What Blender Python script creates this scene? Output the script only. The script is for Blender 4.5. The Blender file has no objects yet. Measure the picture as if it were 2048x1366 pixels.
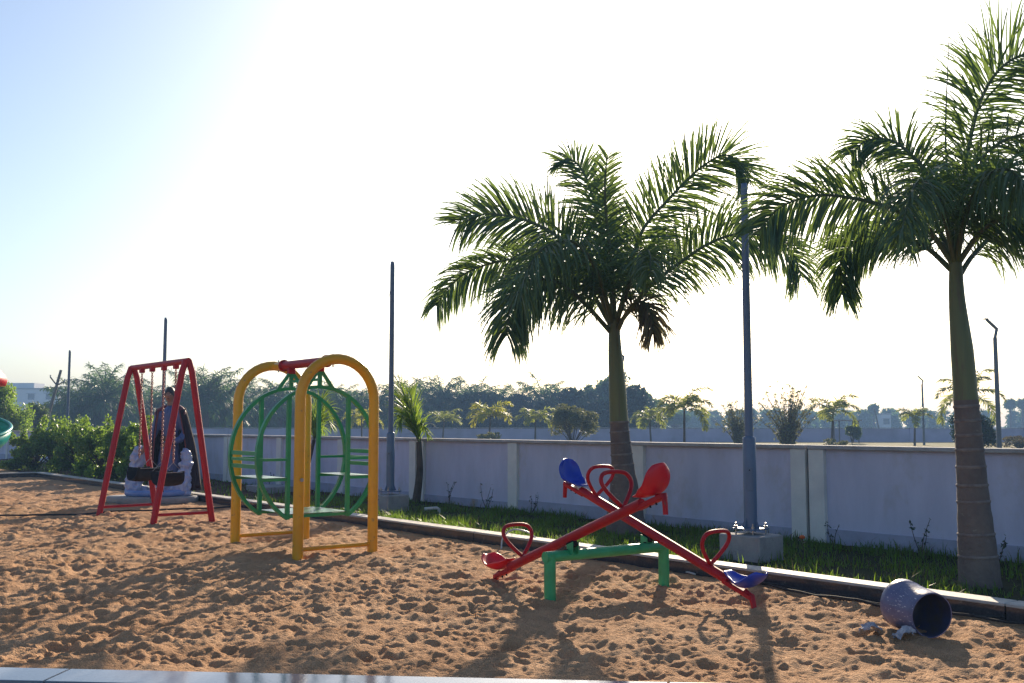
import bpy, bmesh, math, random
import numpy as np
from mathutils import Vector, Matrix
R = math.radians
random.seed(7); rng = np.random.default_rng(7)
sc = bpy.context.scene
C = sc.collection

# ------------------------------------------------------------------ camera
F, HC = 2000.0, 1.4                       # focal length in photo pixels, eye height
PITCH = math.atan(167 / F)
cam = bpy.data.cameras.new('camera'); cam.sensor_width = 36; cam.lens = 36 * F / 2048
cam.clip_end = 5000; cam.clip_start = 0.05
co = bpy.data.objects.new('camera', cam); C.objects.link(co)
co.location = (0, 0, HC); co.rotation_euler = (math.pi / 2 + PITCH, 0, 0); sc.camera = co

# ------------------------------------------------------------------ light
SUN_AZ, SUN_EL = R(12.2), R(21.0)
w = bpy.data.worlds.new('World'); sc.world = w; w.use_nodes = True
nt = w.node_tree
sky = nt.nodes.new('ShaderNodeTexSky'); sky.sky_type = 'NISHITA'; sky.sun_disc = False
sky.sun_elevation = SUN_EL; sky.sun_rotation = SUN_AZ
sky.air_density = 1.0; sky.dust_density = 1.75; sky.ozone_density = 3.0; sky.altitude = 50
bg = nt.nodes['Background']; bg.inputs[1].default_value = 0.084
nt.links.new(sky.outputs[0], bg.inputs[0])
sl = bpy.data.lights.new('sun', 'SUN'); sl.energy = 4.6; sl.angle = R(0.55); sl.color = (1.0, 0.83, 0.62)
so = bpy.data.objects.new('sun', sl); C.objects.link(so)
sd = Vector((math.sin(SUN_AZ) * math.cos(SUN_EL), math.cos(SUN_AZ) * math.cos(SUN_EL), math.sin(SUN_EL)))
so.rotation_euler = sd.to_track_quat('Z', 'Y').to_euler(); so.location = (0, 0, 40)
vs = sc.view_settings; vs.view_transform = 'Standard'; vs.look = 'None'; vs.gamma = 1; vs.use_curve_mapping = False
vs.exposure = 1.0
sc.cycles.use_denoising = True
sc.cycles.max_bounces = 6; sc.cycles.volume_bounces = 0; sc.cycles.transparent_max_bounces = 6
sc.cycles.caustics_reflective = False; sc.cycles.caustics_refractive = False

# ------------------------------------------------------------------ pixel -> place
_c, _s = math.cos(PITCH), math.sin(PITCH)
def ray(u, v):
    x = (u - 1024) / F; z = (683 - v) / F
    return Vector((x, _c - _s * z, _s + _c * z))
def at(u, v, z=0.0):                       # where the pixel's ray meets height z
    d = ray(u, v); t = (z - HC) / d.z
    return Vector((0, 0, HC)) + d * t
def far(u, v, Y):                          # where it meets depth Y
    d = ray(u, v); return Vector((0, 0, HC)) + d * (Y / d.y)
LX, LY = -0.635, 0.7725                    # along wall and kerb (away from camera)
NX, NY = 0.7725, 0.635                     # across, towards the wall
def ns(n, s, z=0.0): return Vector((n * NX + s * LX, n * NY + s * LY, z))
ANG = math.atan2(LY, LX)

# ------------------------------------------------------------------ materials
MATS = {}
def mat(name, col, rough=0.6, col2=None, scale=6.0, var=0.0, bump=0.0, bscale=40.0, metal=0.0, spec=0.5,
        transl=0.0, tcol=None, island=0.0, stretch=None, detail=5.0, spots=None, coat=0.0):
    m = bpy.data.materials.new(name); m.use_nodes = True; t = m.node_tree; N = t.nodes; K = t.links
    b = N['Principled BSDF']; b.inputs['Roughness'].default_value = rough; b.inputs['Metallic'].default_value = metal
    b.inputs['Specular IOR Level'].default_value = spec; b.inputs['Coat Weight'].default_value = coat
    tc = N.new('ShaderNodeTexCoord'); mp = N.new('ShaderNodeMapping'); K.new(tc.outputs['Object'], mp.inputs[0])
    if stretch: mp.inputs['Scale'].default_value = stretch
    cur = None
    rgb = N.new('ShaderNodeRGB'); rgb.outputs[0].default_value = (*col, 1); cur = rgb.outputs[0]
    if col2 is not None:
        nz = N.new('ShaderNodeTexNoise'); nz.inputs['Scale'].default_value = scale; nz.inputs['Detail'].default_value = detail
        nz.inputs['Roughness'].default_value = 0.62
        K.new(mp.outputs[0], nz.inputs['Vector'])
        rp = N.new('ShaderNodeMapRange'); rp.inputs[1].default_value = 0.36; rp.inputs[2].default_value = 0.66
        K.new(nz.outputs[0], rp.inputs[0])
        mx = N.new('ShaderNodeMix'); mx.data_type = 'RGBA'; K.new(rp.outputs[0], mx.inputs[0])
        K.new(cur, mx.inputs[6]); mx.inputs[7].default_value = (*col2, 1); cur = mx.outputs[2]
    if spots:                                # (colour, scale, threshold, softness, stretch)
        sc_, ss, th, sf, st = spots
        mp2 = N.new('ShaderNodeMapping'); K.new(tc.outputs['Object'], mp2.inputs[0]); mp2.inputs['Scale'].default_value = st
        n2 = N.new('ShaderNodeTexNoise'); n2.inputs['Scale'].default_value = ss; n2.inputs['Detail'].default_value = 6; n2.inputs['Roughness'].default_value = 0.7
        K.new(mp2.outputs[0], n2.inputs['Vector'])
        r2 = N.new('ShaderNodeMapRange'); r2.inputs[1].default_value = th; r2.inputs[2].default_value = th + sf; K.new(n2.outputs[0], r2.inputs[0])
        mx = N.new('ShaderNodeMix'); mx.data_type = 'RGBA'; K.new(r2.outputs[0], mx.inputs[0])
        K.new(cur, mx.inputs[6]); mx.inputs[7].default_value = (*sc_, 1); cur = mx.outputs[2]
    if island or var:
        hs = N.new('ShaderNodeHueSaturation'); K.new(cur, hs.inputs['Color'])
        if island:
            g = N.new('ShaderNodeNewGeometry'); src = g.outputs['Random Per Island']; a = island
        else:
            g = N.new('ShaderNodeObjectInfo'); src = g.outputs['Random']; a = var
        r3 = N.new('ShaderNodeMapRange'); r3.inputs[3].default_value = 1 - a; r3.inputs[4].default_value = 1 + a; K.new(src, r3.inputs[0])
        K.new(r3.outputs[0], hs.inputs['Value'])
        r4 = N.new('ShaderNodeMapRange'); r4.inputs[3].default_value = 0.5 - a * 0.06; r4.inputs[4].default_value = 0.5 + a * 0.05
        K.new(src, r4.inputs[0]); K.new(r4.outputs[0], hs.inputs['Hue']); cur = hs.outputs[0]
    K.new(cur, b.inputs['Base Color'])
    if bump:
        n3 = N.new('ShaderNodeTexNoise'); n3.inputs['Scale'].default_value = bscale; n3.inputs['Detail'].default_value = 6
        K.new(mp.outputs[0], n3.inputs['Vector'])
        bp = N.new('ShaderNodeBump'); bp.inputs['Strength'].default_value = min(1.0, bump); bp.inputs['Distance'].default_value = 0.02 * max(1, bump)
        K.new(n3.outputs[0], bp.inputs['Height']); K.new(bp.outputs[0], b.inputs['Normal'])
    if transl:
        tr = N.new('ShaderNodeBsdfTranslucent')
        if tcol is None: K.new(cur, tr.inputs[0])
        else:
            tm = N.new('ShaderNodeMix'); tm.data_type = 'RGBA'; tm.inputs[0].default_value = 0.75
            K.new(cur, tm.inputs[6]); tm.inputs[7].default_value = (*tcol, 1); K.new(tm.outputs[2], tr.inputs[0])
        ms = N.new('ShaderNodeMixShader'); ms.inputs[0].default_value = transl
        K.new(b.outputs[0], ms.inputs[1]); K.new(tr.outputs[0], ms.inputs[2]); K.new(ms.outputs[0], N['Material Output'].inputs[0])
    MATS[name] = m; return m

mat('sand', (0.42, 0.232, 0.118), 0.95, (0.54, 0.33, 0.185), 1.3, bump=1.0, bscale=75, spec=0.12, detail=8,
    spots=((0.20, 0.09, 0.045), 170, 0.53, 0.10, (1, 1, 1)))
mat('soil', (0.075, 0.045, 0.03), 0.95, (0.12, 0.08, 0.05), 3, bump=0.9, bscale=30, spec=0.1)
mat('lawn_soil', (0.05, 0.045, 0.025), 0.95, (0.035, 0.05, 0.018), 2.5, bump=0.9, bscale=40, spec=0.1)
mat('field', (0.22, 0.18, 0.075), 0.95, (0.12, 0.13, 0.045), 0.12, bump=0.6, bscale=3, spec=0.1)
mat('paving', (0.2, 0.19, 0.18), 0.8, (0.15, 0.145, 0.14), 3, bump=0.3)
mat('granite', (0.035, 0.036, 0.04), 0.13, (0.06, 0.06, 0.065), 60, bump=0.02, bscale=30, spec=0.55,
    spots=((0.12, 0.115, 0.105), 14, 0.62, 0.05, (1, 1, 1)))
mat('kerb_top', (0.50, 0.47, 0.43), 0.7, (0.38, 0.36, 0.33), 9, bump=0.2, bscale=40, spec=0.3)
mat('granite_light', (0.22, 0.24, 0.28), 0.10, (0.18, 0.20, 0.24), 50, bump=0.01, spec=0.7)
mat('plaster', (0.56, 0.565, 0.72), 0.88, (0.46, 0.47, 0.61), 2.0, bump=0.2, bscale=30, spec=0.2, stretch=(1.2, 1.2, 0.3),
    spots=((0.40, 0.38, 0.40), 1.5, 0.54, 0.24, (1.0, 1.0, 0.7)))
mat('plaster_cream', (0.70, 0.70, 0.68), 0.88, (0.6, 0.6, 0.6), 3.0, bump=0.15, bscale=30, spec=0.2,
    spots=((0.35, 0.33, 0.28), 3, 0.62, 0.15, (1, 1, 0.35)))
mat('plaster_plinth', (0.38, 0.40, 0.54), 0.9, (0.31, 0.32, 0.42), 2.5, bump=0.3, bscale=25, spec=0.2,
    spots=((0.32, 0.25, 0.16), 2.5, 0.58, 0.12, (1, 1, 0.6)))
mat('coping', (0.42, 0.41, 0.43), 0.9, (0.3, 0.29, 0.29), 5, bump=0.25, bscale=40, spec=0.2)
mat('joint_black', (0.02, 0.02, 0.022), 0.7)
mat('far_plaster', (0.48, 0.45, 0.60), 0.9, (0.34, 0.32, 0.42), 0.4, spec=0.2)
mat('concrete', (0.36, 0.35, 0.35), 0.92, (0.27, 0.265, 0.27), 6, bump=0.5, bscale=50, spec=0.2,
    spots=((0.2, 0.19, 0.17), 5, 0.6, 0.12, (1, 1, 0.5)))
mat('red_paint', (0.42, 0.006, 0.014), 0.48, (0.32, 0.006, 0.012), 8, bump=0.03, spec=0.3, spots=((0.14, 0.05, 0.035), 26, 0.62, 0.06, (1, 1, 1)))
mat('red_plastic', (0.62, 0.012, 0.028), 0.35, (0.55, 0.015, 0.03), 12, bump=0.02, transl=0.18, tcol=(0.85, 0.03, 0.04))
mat('blue_plastic', (0.012, 0.05, 0.48), 0.35, (0.02, 0.06, 0.42), 12, bump=0.02, transl=0.1)
mat('yellow_paint', (0.76, 0.36, 0.003), 0.36, (0.68, 0.29, 0.003), 3, bump=0.03, spots=((0.34, 0.19, 0.05), 20, 0.62, 0.06, (1, 1, 1)))
mat('green_paint', (0.018, 0.29, 0.11), 0.36, (0.018, 0.22, 0.085), 6, bump=0.03, spots=((0.06, 0.08, 0.05), 30, 0.7, 0.04, (1, 1, 1)))
mat('green_bar', (0.03, 0.36, 0.14), 0.4, (0.03, 0.28, 0.11), 8, bump=0.05, spots=((0.16, 0.15, 0.12), 14, 0.66, 0.06, (1, 1, 0.5)))
mat('green_plate', (0.03, 0.20, 0.09), 0.3, (0.1, 0.17, 0.12), 12, bump=0.1, bscale=60)
mat('post_paint', (0.10, 0.155, 0.25), 0.42, (0.085, 0.13, 0.21), 4, bump=0.03, var=0.08)
mat('far_post_paint', (0.10, 0.12, 0.15), 0.5, (0.08, 0.1, 0.13), 4)
mat('steel', (0.42, 0.42, 0.44), 0.35, (0.3, 0.29, 0.28), 30, metal=0.9)
mat('chain_steel', (0.30, 0.14, 0.12), 0.5, (0.24, 0.06, 0.05), 50, metal=0.3)
mat('rubber', (0.012, 0.012, 0.013), 0.85, (0.02, 0.02, 0.021), 14, bump=0.05, spec=0.2)
mat('cable_black', (0.014, 0.014, 0.015), 0.85, (0.03, 0.028, 0.026), 20)
mat('pvc', (0.55, 0.56, 0.55), 0.4, (0.42, 0.43, 0.42), 12)
mat('bucket_plastic', (0.135, 0.145, 0.26), 0.34, (0.095, 0.10, 0.19), 7, bump=0.08, bscale=40,
    spots=((0.62, 0.60, 0.66), 7, 0.615, 0.025, (10, 0.6, 10)))
mat('bucket_inside', (0.035, 0.045, 0.11), 0.5, (0.06, 0.05, 0.045), 9, bump=0.1)
mat('paper', (0.46, 0.46, 0.5), 0.85, (0.2, 0.21, 0.26), 22, bump=0.3)
mat('palm_leaf', (0.05, 0.115, 0.06), 0.36, (0.042, 0.095, 0.062), 0.8, island=0.4, transl=0.4, tcol=(0.24, 0.34, 0.05))
mat('palm_leaf_dry', (0.17, 0.17, 0.07), 0.6, (0.16, 0.12, 0.06), 3, island=0.35, transl=0.35)
mat('palm_young', (0.09, 0.19, 0.03), 0.4, (0.07, 0.15, 0.03), 2, island=0.35, transl=0.5, tcol=(0.34, 0.46, 0.05))
mat('palm_yellow', (0.36, 0.38, 0.03), 0.45, (0.26, 0.34, 0.035), 1.4, island=0.3, transl=0.5, tcol=(0.5, 0.46, 0.03))
mat('palm_field', (0.10, 0.16, 0.045), 0.5, (0.13, 0.15, 0.04), 0.8, island=0.35, transl=0.5, tcol=(0.42, 0.46, 0.06))
mat('rachis', (0.08, 0.11, 0.035), 0.5, (0.07, 0.08, 0.04), 6)
mat('crownshaft', (0.14, 0.145, 0.055), 0.5, (0.085, 0.105, 0.045), 3, bump=0.08, bscale=18, stretch=(3, 3, 0.25), spots=((0.12, 0.09, 0.05), 5, 0.56, 0.12, (3, 3, 0.3)))
mat('palm_bark', (0.17, 0.135, 0.115), 0.9, (0.12, 0.095, 0.085), 5, bump=0.6, bscale=24, spots=((0.25, 0.22, 0.19), 9, 0.62, 0.1, (1, 1, 2)))
mat('ring_scar', (0.22, 0.185, 0.165), 0.9, (0.14, 0.11, 0.10), 12, bump=0.4)
mat('bark', (0.10, 0.08, 0.06), 0.95, (0.06, 0.05, 0.04), 10, bump=0.5, bscale=30)
mat('grove_leaf', (0.05, 0.115, 0.035), 0.55, (0.038, 0.09, 0.038), 0.3, island=0.4, transl=0.35, tcol=(0.14, 0.26, 0.04))
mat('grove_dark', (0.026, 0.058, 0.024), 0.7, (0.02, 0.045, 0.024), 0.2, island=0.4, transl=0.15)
mat('bush_leaf', (0.075, 0.165, 0.03), 0.42, (0.05, 0.115, 0.028), 1.5, island=0.45, transl=0.5, tcol=(0.34, 0.50, 0.05))
mat('bush_olive', (0.13, 0.15, 0.06), 0.55, (0.10, 0.115, 0.055), 1.0, island=0.4, transl=0.35, tcol=(0.22, 0.22, 0.06))
mat('tree_leaf', (0.045, 0.09, 0.028), 0.5, (0.035, 0.07, 0.03), 0.5, island=0.4, transl=0.35, tcol=(0.16, 0.24, 0.03))
mat('topiary_leaf', (0.022, 0.06, 0.02), 0.5, (0.02, 0.045, 0.02), 2, island=0.4, transl=0.25)
mat('scrub', (0.16, 0.13, 0.06), 0.8, (0.11, 0.10, 0.05), 1, island=0.4, transl=0.3)
mat('grass_blade', (0.05, 0.125, 0.018), 0.45, (0.04, 0.10, 0.02), 1.2, island=0.4, transl=0.5, tcol=(0.26, 0.40, 0.03))
mat('building_white', (0.62, 0.62, 0.64), 0.85, (0.55, 0.55, 0.57), 0.4)
mat('window_dark', (0.05, 0.06, 0.07), 0.2)
mat('roof_grey', (0.3, 0.29, 0.29), 0.8, (0.24, 0.23, 0.23), 1)
mat('wood_pole', (0.13, 0.115, 0.10), 0.9, (0.09, 0.08, 0.07), 3)
mat('teal_plastic', (0.02, 0.42, 0.36), 0.3, (0.02, 0.36, 0.32), 4, transl=0.25)
mat('robe_blue', (0.085, 0.12, 0.28), 0.5, (0.045, 0.07, 0.18), 6, bump=0.25, bscale=9, stretch=(6, 6, 0.7))
mat('cloak_dark', (0.018, 0.011, 0.016), 0.9, (0.03, 0.012, 0.018), 5, spec=0.2, bump=0.2, bscale=8, stretch=(6, 6, 0.5))
mat('cloak_red', (0.17, 0.025, 0.03), 0.5, (0.12, 0.02, 0.025), 8, bump=0.1)
mat('skin_paint', (0.30, 0.155, 0.095), 0.55, (0.25, 0.125, 0.08), 12, bump=0.05)
mat('hair_paint', (0.018, 0.014, 0.013), 0.55, (0.03, 0.022, 0.02), 30, bump=0.3)
mat('eye_white', (0.5, 0.48, 0.45), 0.3)
mat('belt_brown', (0.09, 0.045, 0.02), 0.5, (0.06, 0.03, 0.018), 10)
mat('ice_paint', (0.42, 0.47, 0.62), 0.35, (0.22, 0.29, 0.55), 5, bump=0.5, bscale=10, stretch=(3, 3, 1))
mat('ice_blue', (0.12, 0.22, 0.52), 0.35, (0.2, 0.3, 0.58), 4, bump=0.2, bscale=10)
mat('flower_orange', (0.7, 0.16, 0.02), 0.5, transl=0.4)

# ------------------------------------------------------------------ mesh helpers
def V(*a): return Vector(a)
class MB:
    def __init__(s): s.v = []; s.f = []; s.m = []; s.sm = []
    def add(s, vs_, fs, m=0, smooth=False):
        o = len(s.v); s.v.extend([tuple(p) for p in vs_])
        for f in fs: s.f.append(tuple(i + o for i in f)); s.m.append(m); s.sm.append(smooth)
        return s
    def box(s, c, sz, ax=None, m=0, bev=0.0):      # ax: list of three axis vectors
        ax = ax or (V(1, 0, 0), V(0, 1, 0), V(0, 0, 1)); c = Vector(c); h = [x / 2 for x in sz]
        if bev <= 0:
            vs_ = [c + ax[0] * h[0] * i + ax[1] * h[1] * j + ax[2] * h[2] * k for i in (-1, 1) for j in (-1, 1) for k in (-1, 1)]
            fs = [(0, 1, 3, 2), (4, 6, 7, 5), (0, 4, 5, 1), (2, 3, 7, 6), (0, 2, 6, 4), (1, 5, 7, 3)]
            return s.add(vs_, fs, m)
        bm = bmesh.new(); bmesh.ops.create_cube(bm, size=1)
        bmesh.ops.scale(bm, vec=sz, verts=bm.verts)
        bmesh.ops.bevel(bm, geom=bm.edges[:], offset=bev, segments=1, affect='EDGES')
        bm.verts.index_update()
        vs_ = [c + ax[0] * v.co.x + ax[1] * v.co.y + ax[2] * v.co.z for v in bm.verts]
        fs = [[v.index for v in f.verts] for f in bm.faces]; bm.free()
        return s.add(vs_, fs, m)
    def tube(s, pts, r, seg=12, m=0, cap=True, closed=False, flat=None):
        pts = [Vector(p) for p in pts]; n = len(pts)
        rs = r if isinstance(r, (list, tuple, np.ndarray)) else [r] * n
        T = []
        for i in range(n):
            a = pts[i - 1] if (i or closed) else pts[0]; b = pts[(i + 1) % n] if (i < n - 1 or closed) else pts[-1]
            T.append((b - a).normalized())
        up = V(0, 0, 1) if abs(T[0].z) < 0.9 else V(1, 0, 0)
        if flat is not None: up = Vector(flat)
        x = T[0].cross(up).normalized(); vs_ = []
        for i in range(n):
            x = (x - T[i] * x.dot(T[i])).normalized(); y = T[i].cross(x)
            for k in range(seg):
                a = 2 * math.pi * k / seg
                vs_.append(pts[i] + (x * math.cos(a) + y * math.sin(a)) * rs[i])
        fs = []
        for i in range(n if closed else n - 1):
            j = (i + 1) % n
            for k in range(seg):
                k2 = (k + 1) % seg; fs.append((i * seg + k, i * seg + k2, j * seg + k2, j * seg + k))
        s.add(vs_, fs, m, True)
        if cap and not closed:
            s.add(vs_[:seg], [tuple(reversed(range(seg)))], m); s.add(vs_[-seg:], [tuple(range(seg))], m)
        return s
    def rtube(s, pts, wx, wy, side, m=0, closed=False):   # rectangular tube; side: direction of width wx
        pts = [Vector(p) for p in pts]; n = len(pts); side = Vector(side).normalized(); vs_ = []
        for i in range(n):
            a = pts[i - 1] if (i or closed) else pts[0]; b = pts[(i + 1) % n] if (i < n - 1 or closed) else pts[-1]
            t = (b - a).normalized(); y = t.cross(side).normalized(); x = y.cross(t).normalized()
            for (i1, j1) in ((-1, -1), (1, -1), (1, 1), (-1, 1)): vs_.append(pts[i] + x * i1 * wx / 2 + y * j1 * wy / 2)
        fs = []
        for i in range(n if closed else n - 1):
            j = (i + 1) % n
            for k in range(4): fs.append((i * 4 + k, i * 4 + (k + 1) % 4, j * 4 + (k + 1) % 4, j * 4 + k))
        if not closed: fs += [(3, 2, 1, 0), tuple(range(4 * n - 4, 4 * n))]
        return s.add(vs_, fs, m)
    def lathe(s, prof, seg=24, c=(0, 0, 0), ax=None, m=0, sx=1, sy=1, wob=0.0):
        ax = ax or (V(1, 0, 0), V(0, 1, 0), V(0, 0, 1)); c = Vector(c); vs_ = []
        for (r, z) in prof:
            for k in range(seg):
                a = 2 * math.pi * k / seg; rr = r * (1 + (wob * random.uniform(-1, 1) if wob else 0))
                vs_.append(c + ax[0] * rr * sx * math.cos(a) + ax[1] * rr * sy * math.sin(a) + ax[2] * z)
        fs = [(i * seg + k, i * seg + (k + 1) % seg, (i + 1) * seg + (k + 1) % seg, (i + 1) * seg + k) for i in range(len(prof) - 1) for k in range(seg)]
        return s.add(vs_, fs, m, True)
    def ball(s, c, r, seg=14, rings=9, m=0, ax=None):
        r = r if isinstance(r, (tuple, list)) else (r, r, r); c = Vector(c); ax = ax or (V(1, 0, 0), V(0, 1, 0), V(0, 0, 1))
        vs_ = []
        for i in range(rings + 1):
            t = math.pi * i / rings
            for k in range(seg):
                a = 2 * math.pi * k / seg
                vs_.append(c + ax[0] * r[0] * math.sin(t) * math.cos(a) + ax[1] * r[1] * math.sin(t) * math.sin(a) + ax[2] * r[2] * math.cos(t))
        fs = [(i * seg + k, (i + 1) * seg + k, (i + 1) * seg + (k + 1) % seg, i * seg + (k + 1) % seg) for i in range(rings) for k in range(seg)]
        return s.add(vs_, fs, m, True)
    def build(s, name, mats, parent=None, org=None):
        o = Vector(org) if org is not None else (world_loc(parent) if parent else V(0, 0, 0))
        me = bpy.data.meshes.new(name)
        me.from_pydata([(p[0] - o.x, p[1] - o.y, p[2] - o.z) for p in s.v], [], s.f)
        for m_ in (mats if isinstance(mats, (list, tuple)) else [mats]): me.materials.append(MATS[m_])
        me.polygons.foreach_set('material_index', s.m); me.polygons.foreach_set('use_smooth', s.sm)
        me.validate(); me.update()
        ob = bpy.data.objects.new(name, me); C.objects.link(ob)
        if parent: ob.parent = parent
        else: ob.location = o
        return ob
def world_loc(o):
    p = Vector(o.location)
    while o.parent: o = o.parent; p += Vector(o.location)
    return p
def np_mesh(name, verts, faces, mats, parent=None, org=None, mi=None, smooth=False):
    o = np.array(org if org is not None else (world_loc(parent) if parent else (0, 0, 0)), dtype=float)
    me = bpy.data.meshes.new(name); verts = np.asarray(verts, dtype=np.float32) - o.astype(np.float32); faces = np.asarray(faces, dtype=np.int32)
    k = faces.shape[1]
    me.vertices.add(len(verts)); me.vertices.foreach_set('co', verts.ravel())
    me.loops.add(faces.size); me.loops.foreach_set('vertex_index', faces.ravel())
    me.polygons.add(len(faces)); me.polygons.foreach_set('loop_start', np.arange(0, faces.size, k, dtype=np.int32))
    for m_ in (mats if isinstance(mats, (list, tuple)) else [mats]): me.materials.append(MATS[m_])
    if mi is not None: me.polygons.foreach_set('material_index', np.asarray(mi, dtype=np.int32))
    me.polygons.foreach_set('use_smooth', np.full(len(faces), smooth)); me.update(calc_edges=True); me.validate()
    ob = bpy.data.objects.new(name, me); C.objects.link(ob)
    if parent: ob.parent = parent
    else: ob.location = Vector(o)
    return ob
def tag(o, label, cat, group=None):
    o['label'] = label; o['category'] = cat
    if group: o['group'] = group
    return o
def thing(name, label, cat, loc, group=None):
    o = bpy.data.objects.new(name, None); C.objects.link(o); o.location = loc; o.empty_display_size = 0.2
    return tag(o, label, cat, group)
def setting(o, kind='structure'): o['kind'] = kind; return o
def copy_tree(o, parent=None):
    c = o.copy(); C.objects.link(c); c.parent = parent
    for ch in list(o.children): copy_tree(ch, c)
    return c
def smooth_line(pts, n):
    P = np.array([tuple(p) for p in pts], dtype=float)
    P = np.vstack([2 * P[0] - P[1], P, 2 * P[-1] - P[-2]]); out = []; k = len(P) - 3
    for i in range(n):
        t = i / (n - 1) * k; j = min(int(t), k - 1); t -= j; a, b, c, d = P[j:j + 4]
        out.append(0.5 * ((2 * b) + (-a + c) * t + (2 * a - 5 * b + 4 * c - d) * t * t + (-a + 3 * b - 3 * c + d) * t ** 3))
    return np.array(out)

# ------------------------------------------------------------------ sand relief
GX0, GX1, GY0, GY1, GS = -16.0, 7.0, 4.8, 31.0, 0.016
gw, gh = int((GX1 - GX0) / GS), int((GY1 - GY0) / GS)
def fnoise(w_, h_, beta, lo, seed):
    r = np.random.default_rng(seed); f = np.fft.rfft2(r.standard_normal((h_, w_)))
    ky = np.fft.fftfreq(h_, GS)[:, None]; kx = np.fft.rfftfreq(w_, GS)[None, :]
    k = np.sqrt(kx * kx + ky * ky); amp = np.where(k > 0, 1 / (k + lo) ** beta, 0) * np.exp(-(k / 14) ** 2)
    z = np.fft.irfft2(f * amp, s=(h_, w_)); return z / z.std()
relief = 0.013 * fnoise(gw, gh, 1.9, 0.9, 3) + 0.006 * fnoise(gw, gh, 1.0, 4.0, 4)
def bnoise(k0, bw, seed):
    r = np.random.default_rng(seed); f = np.fft.rfft2(r.standard_normal((gh, gw))); ky = np.fft.fftfreq(gh, GS)[:, None]; kx = np.fft.rfftfreq(gw, GS)[None, :]
    z = np.fft.irfft2(f * np.exp(-((np.sqrt(kx * kx + ky * ky) - k0) / bw) ** 2), s=(gh, gw)); return z / z.std()
relief += 0.006 * bnoise(3.0, 1.5, 21) - 0.007 * np.abs(bnoise(8, 3, 22)) + 0.003 * bnoise(16, 6, 23)
r2 = np.random.default_rng(11)
npit = int((GX1 - GX0) * (GY1 - GY0) * 42)
px_ = r2.uniform(GX0 + .3, GX1 - .3, npit); py_ = r2.uniform(GY0 + .3, GY1 - .3, npit)
pa_ = .03 + .095 * r2.random(npit) ** 2.2; pb_ = pa_ * r2.uniform(.45, .85, npit); pd_ = r2.uniform(.010, .030, npit) * (pa_ / .1) ** .5; pt_ = r2.uniform(0, np.pi, npit)
for i in range(npit):
    a, b, d, t = pa_[i], pb_[i], pd_[i], pt_[i]; rad = a * 1.7
    i0 = int((px_[i] - rad - GX0) / GS); i1 = i0 + int(2 * rad / GS); j0 = int((py_[i] - rad - GY0) / GS); j1 = j0 + int(2 * rad / GS)
    i0 = max(i0, 0); j0 = max(j0, 0)
    X = (np.arange(i0, min(i1, gw)) * GS + GX0 - px_[i])[None, :]; Y = (np.arange(j0, min(j1, gh)) * GS + GY0 - py_[i])[:, None]
    xr = X * np.cos(t) + Y * np.sin(t); yr = -X * np.sin(t) + Y * np.cos(t); q = (xr / a) ** 2 + (yr / b) ** 2; rr = np.sqrt(q)
    relief[j0:j1, i0:i1][:Y.shape[0], :X.shape[1]] += np.where(q < 1, -d * (1 - q) ** 1.3, 0) + d * .38 * np.exp(-((rr - 1.2) / .24) ** 2)
relief *= np.clip(0.85 + 0.28 * fnoise(gw, gh, 2.6, 0.25, 31) * .6 + .12, .8, 1.3)
relief = np.clip(relief, -0.06, 0.055)
# the front edging's back edge: sand is flattened against it
E0 = at(0, 1333, .05); E1 = at(1130, 1358, .05); ED = (E1 - E0).normalized(); EN = V(-ED.y, ED.x, 0)
def sand_z(x, y):
    x = np.asarray(x, dtype=float); y = np.asarray(y, dtype=float)
    fx = np.clip((x - GX0) / GS, 0, gw - 2); fy = np.clip((y - GY0) / GS, 0, gh - 2); ix = fx.astype(int); iy = fy.astype(int); fx = fx - ix; fy = fy - iy
    z = (relief[iy, ix] * (1 - fx) * (1 - fy) + relief[iy, ix + 1] * fx * (1 - fy) + relief[iy + 1, ix] * (1 - fx) * fy + relief[iy + 1, ix + 1] * fx * fy)
    dk = KERB_N - (x * NX + y * NY); df = (x - E0.x) * EN.x + (y - E0.y) * EN.y
    k = np.clip(np.minimum(dk, df) / .35, 0.25, 1)
    return z * k + 0.02 * np.clip(1 - df / .5, 0, 1)
KERB_N, KERB_S1, KERB_W = 7.38, 29.3, 0.2
WALL_N = 10.15
th_ = np.arange(-1.1, 0.78, 0.0021); ys_ = [5.2]
while ys_[-1] < 31: ys_.append(ys_[-1] * 1.0030)
ys_ = np.array(ys_); XX = ys_[:, None] * th_[None, :]; YY = np.repeat(ys_[:, None], len(th_), 1)
ZZ = sand_z(XX, YY); nn = XX * NX + YY * NY; ss = XX * LX + YY * LY; df_ = (XX - E0.x) * EN.x + (YY - E0.y) * EN.y
ok = (nn < KERB_N + .1) & (ss < KERB_S1 + .1) & (df_ > -0.1)
idx = np.arange(XX.size).reshape(XX.shape)
q = np.stack([idx[:-1, :-1], idx[:-1, 1:], idx[1:, 1:], idx[1:, :-1]], -1).reshape(-1, 4)
keep = ok.ravel()[q].all(1); q = q[keep]
used = np.unique(q); remap = np.full(XX.size, -1); remap[used] = np.arange(len(used))
P_ = np.stack([XX.ravel()[used], YY.ravel()[used], ZZ.ravel()[used]], 1)
setting(np_mesh('sand', P_, remap[q], 'sand', smooth=True))

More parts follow.
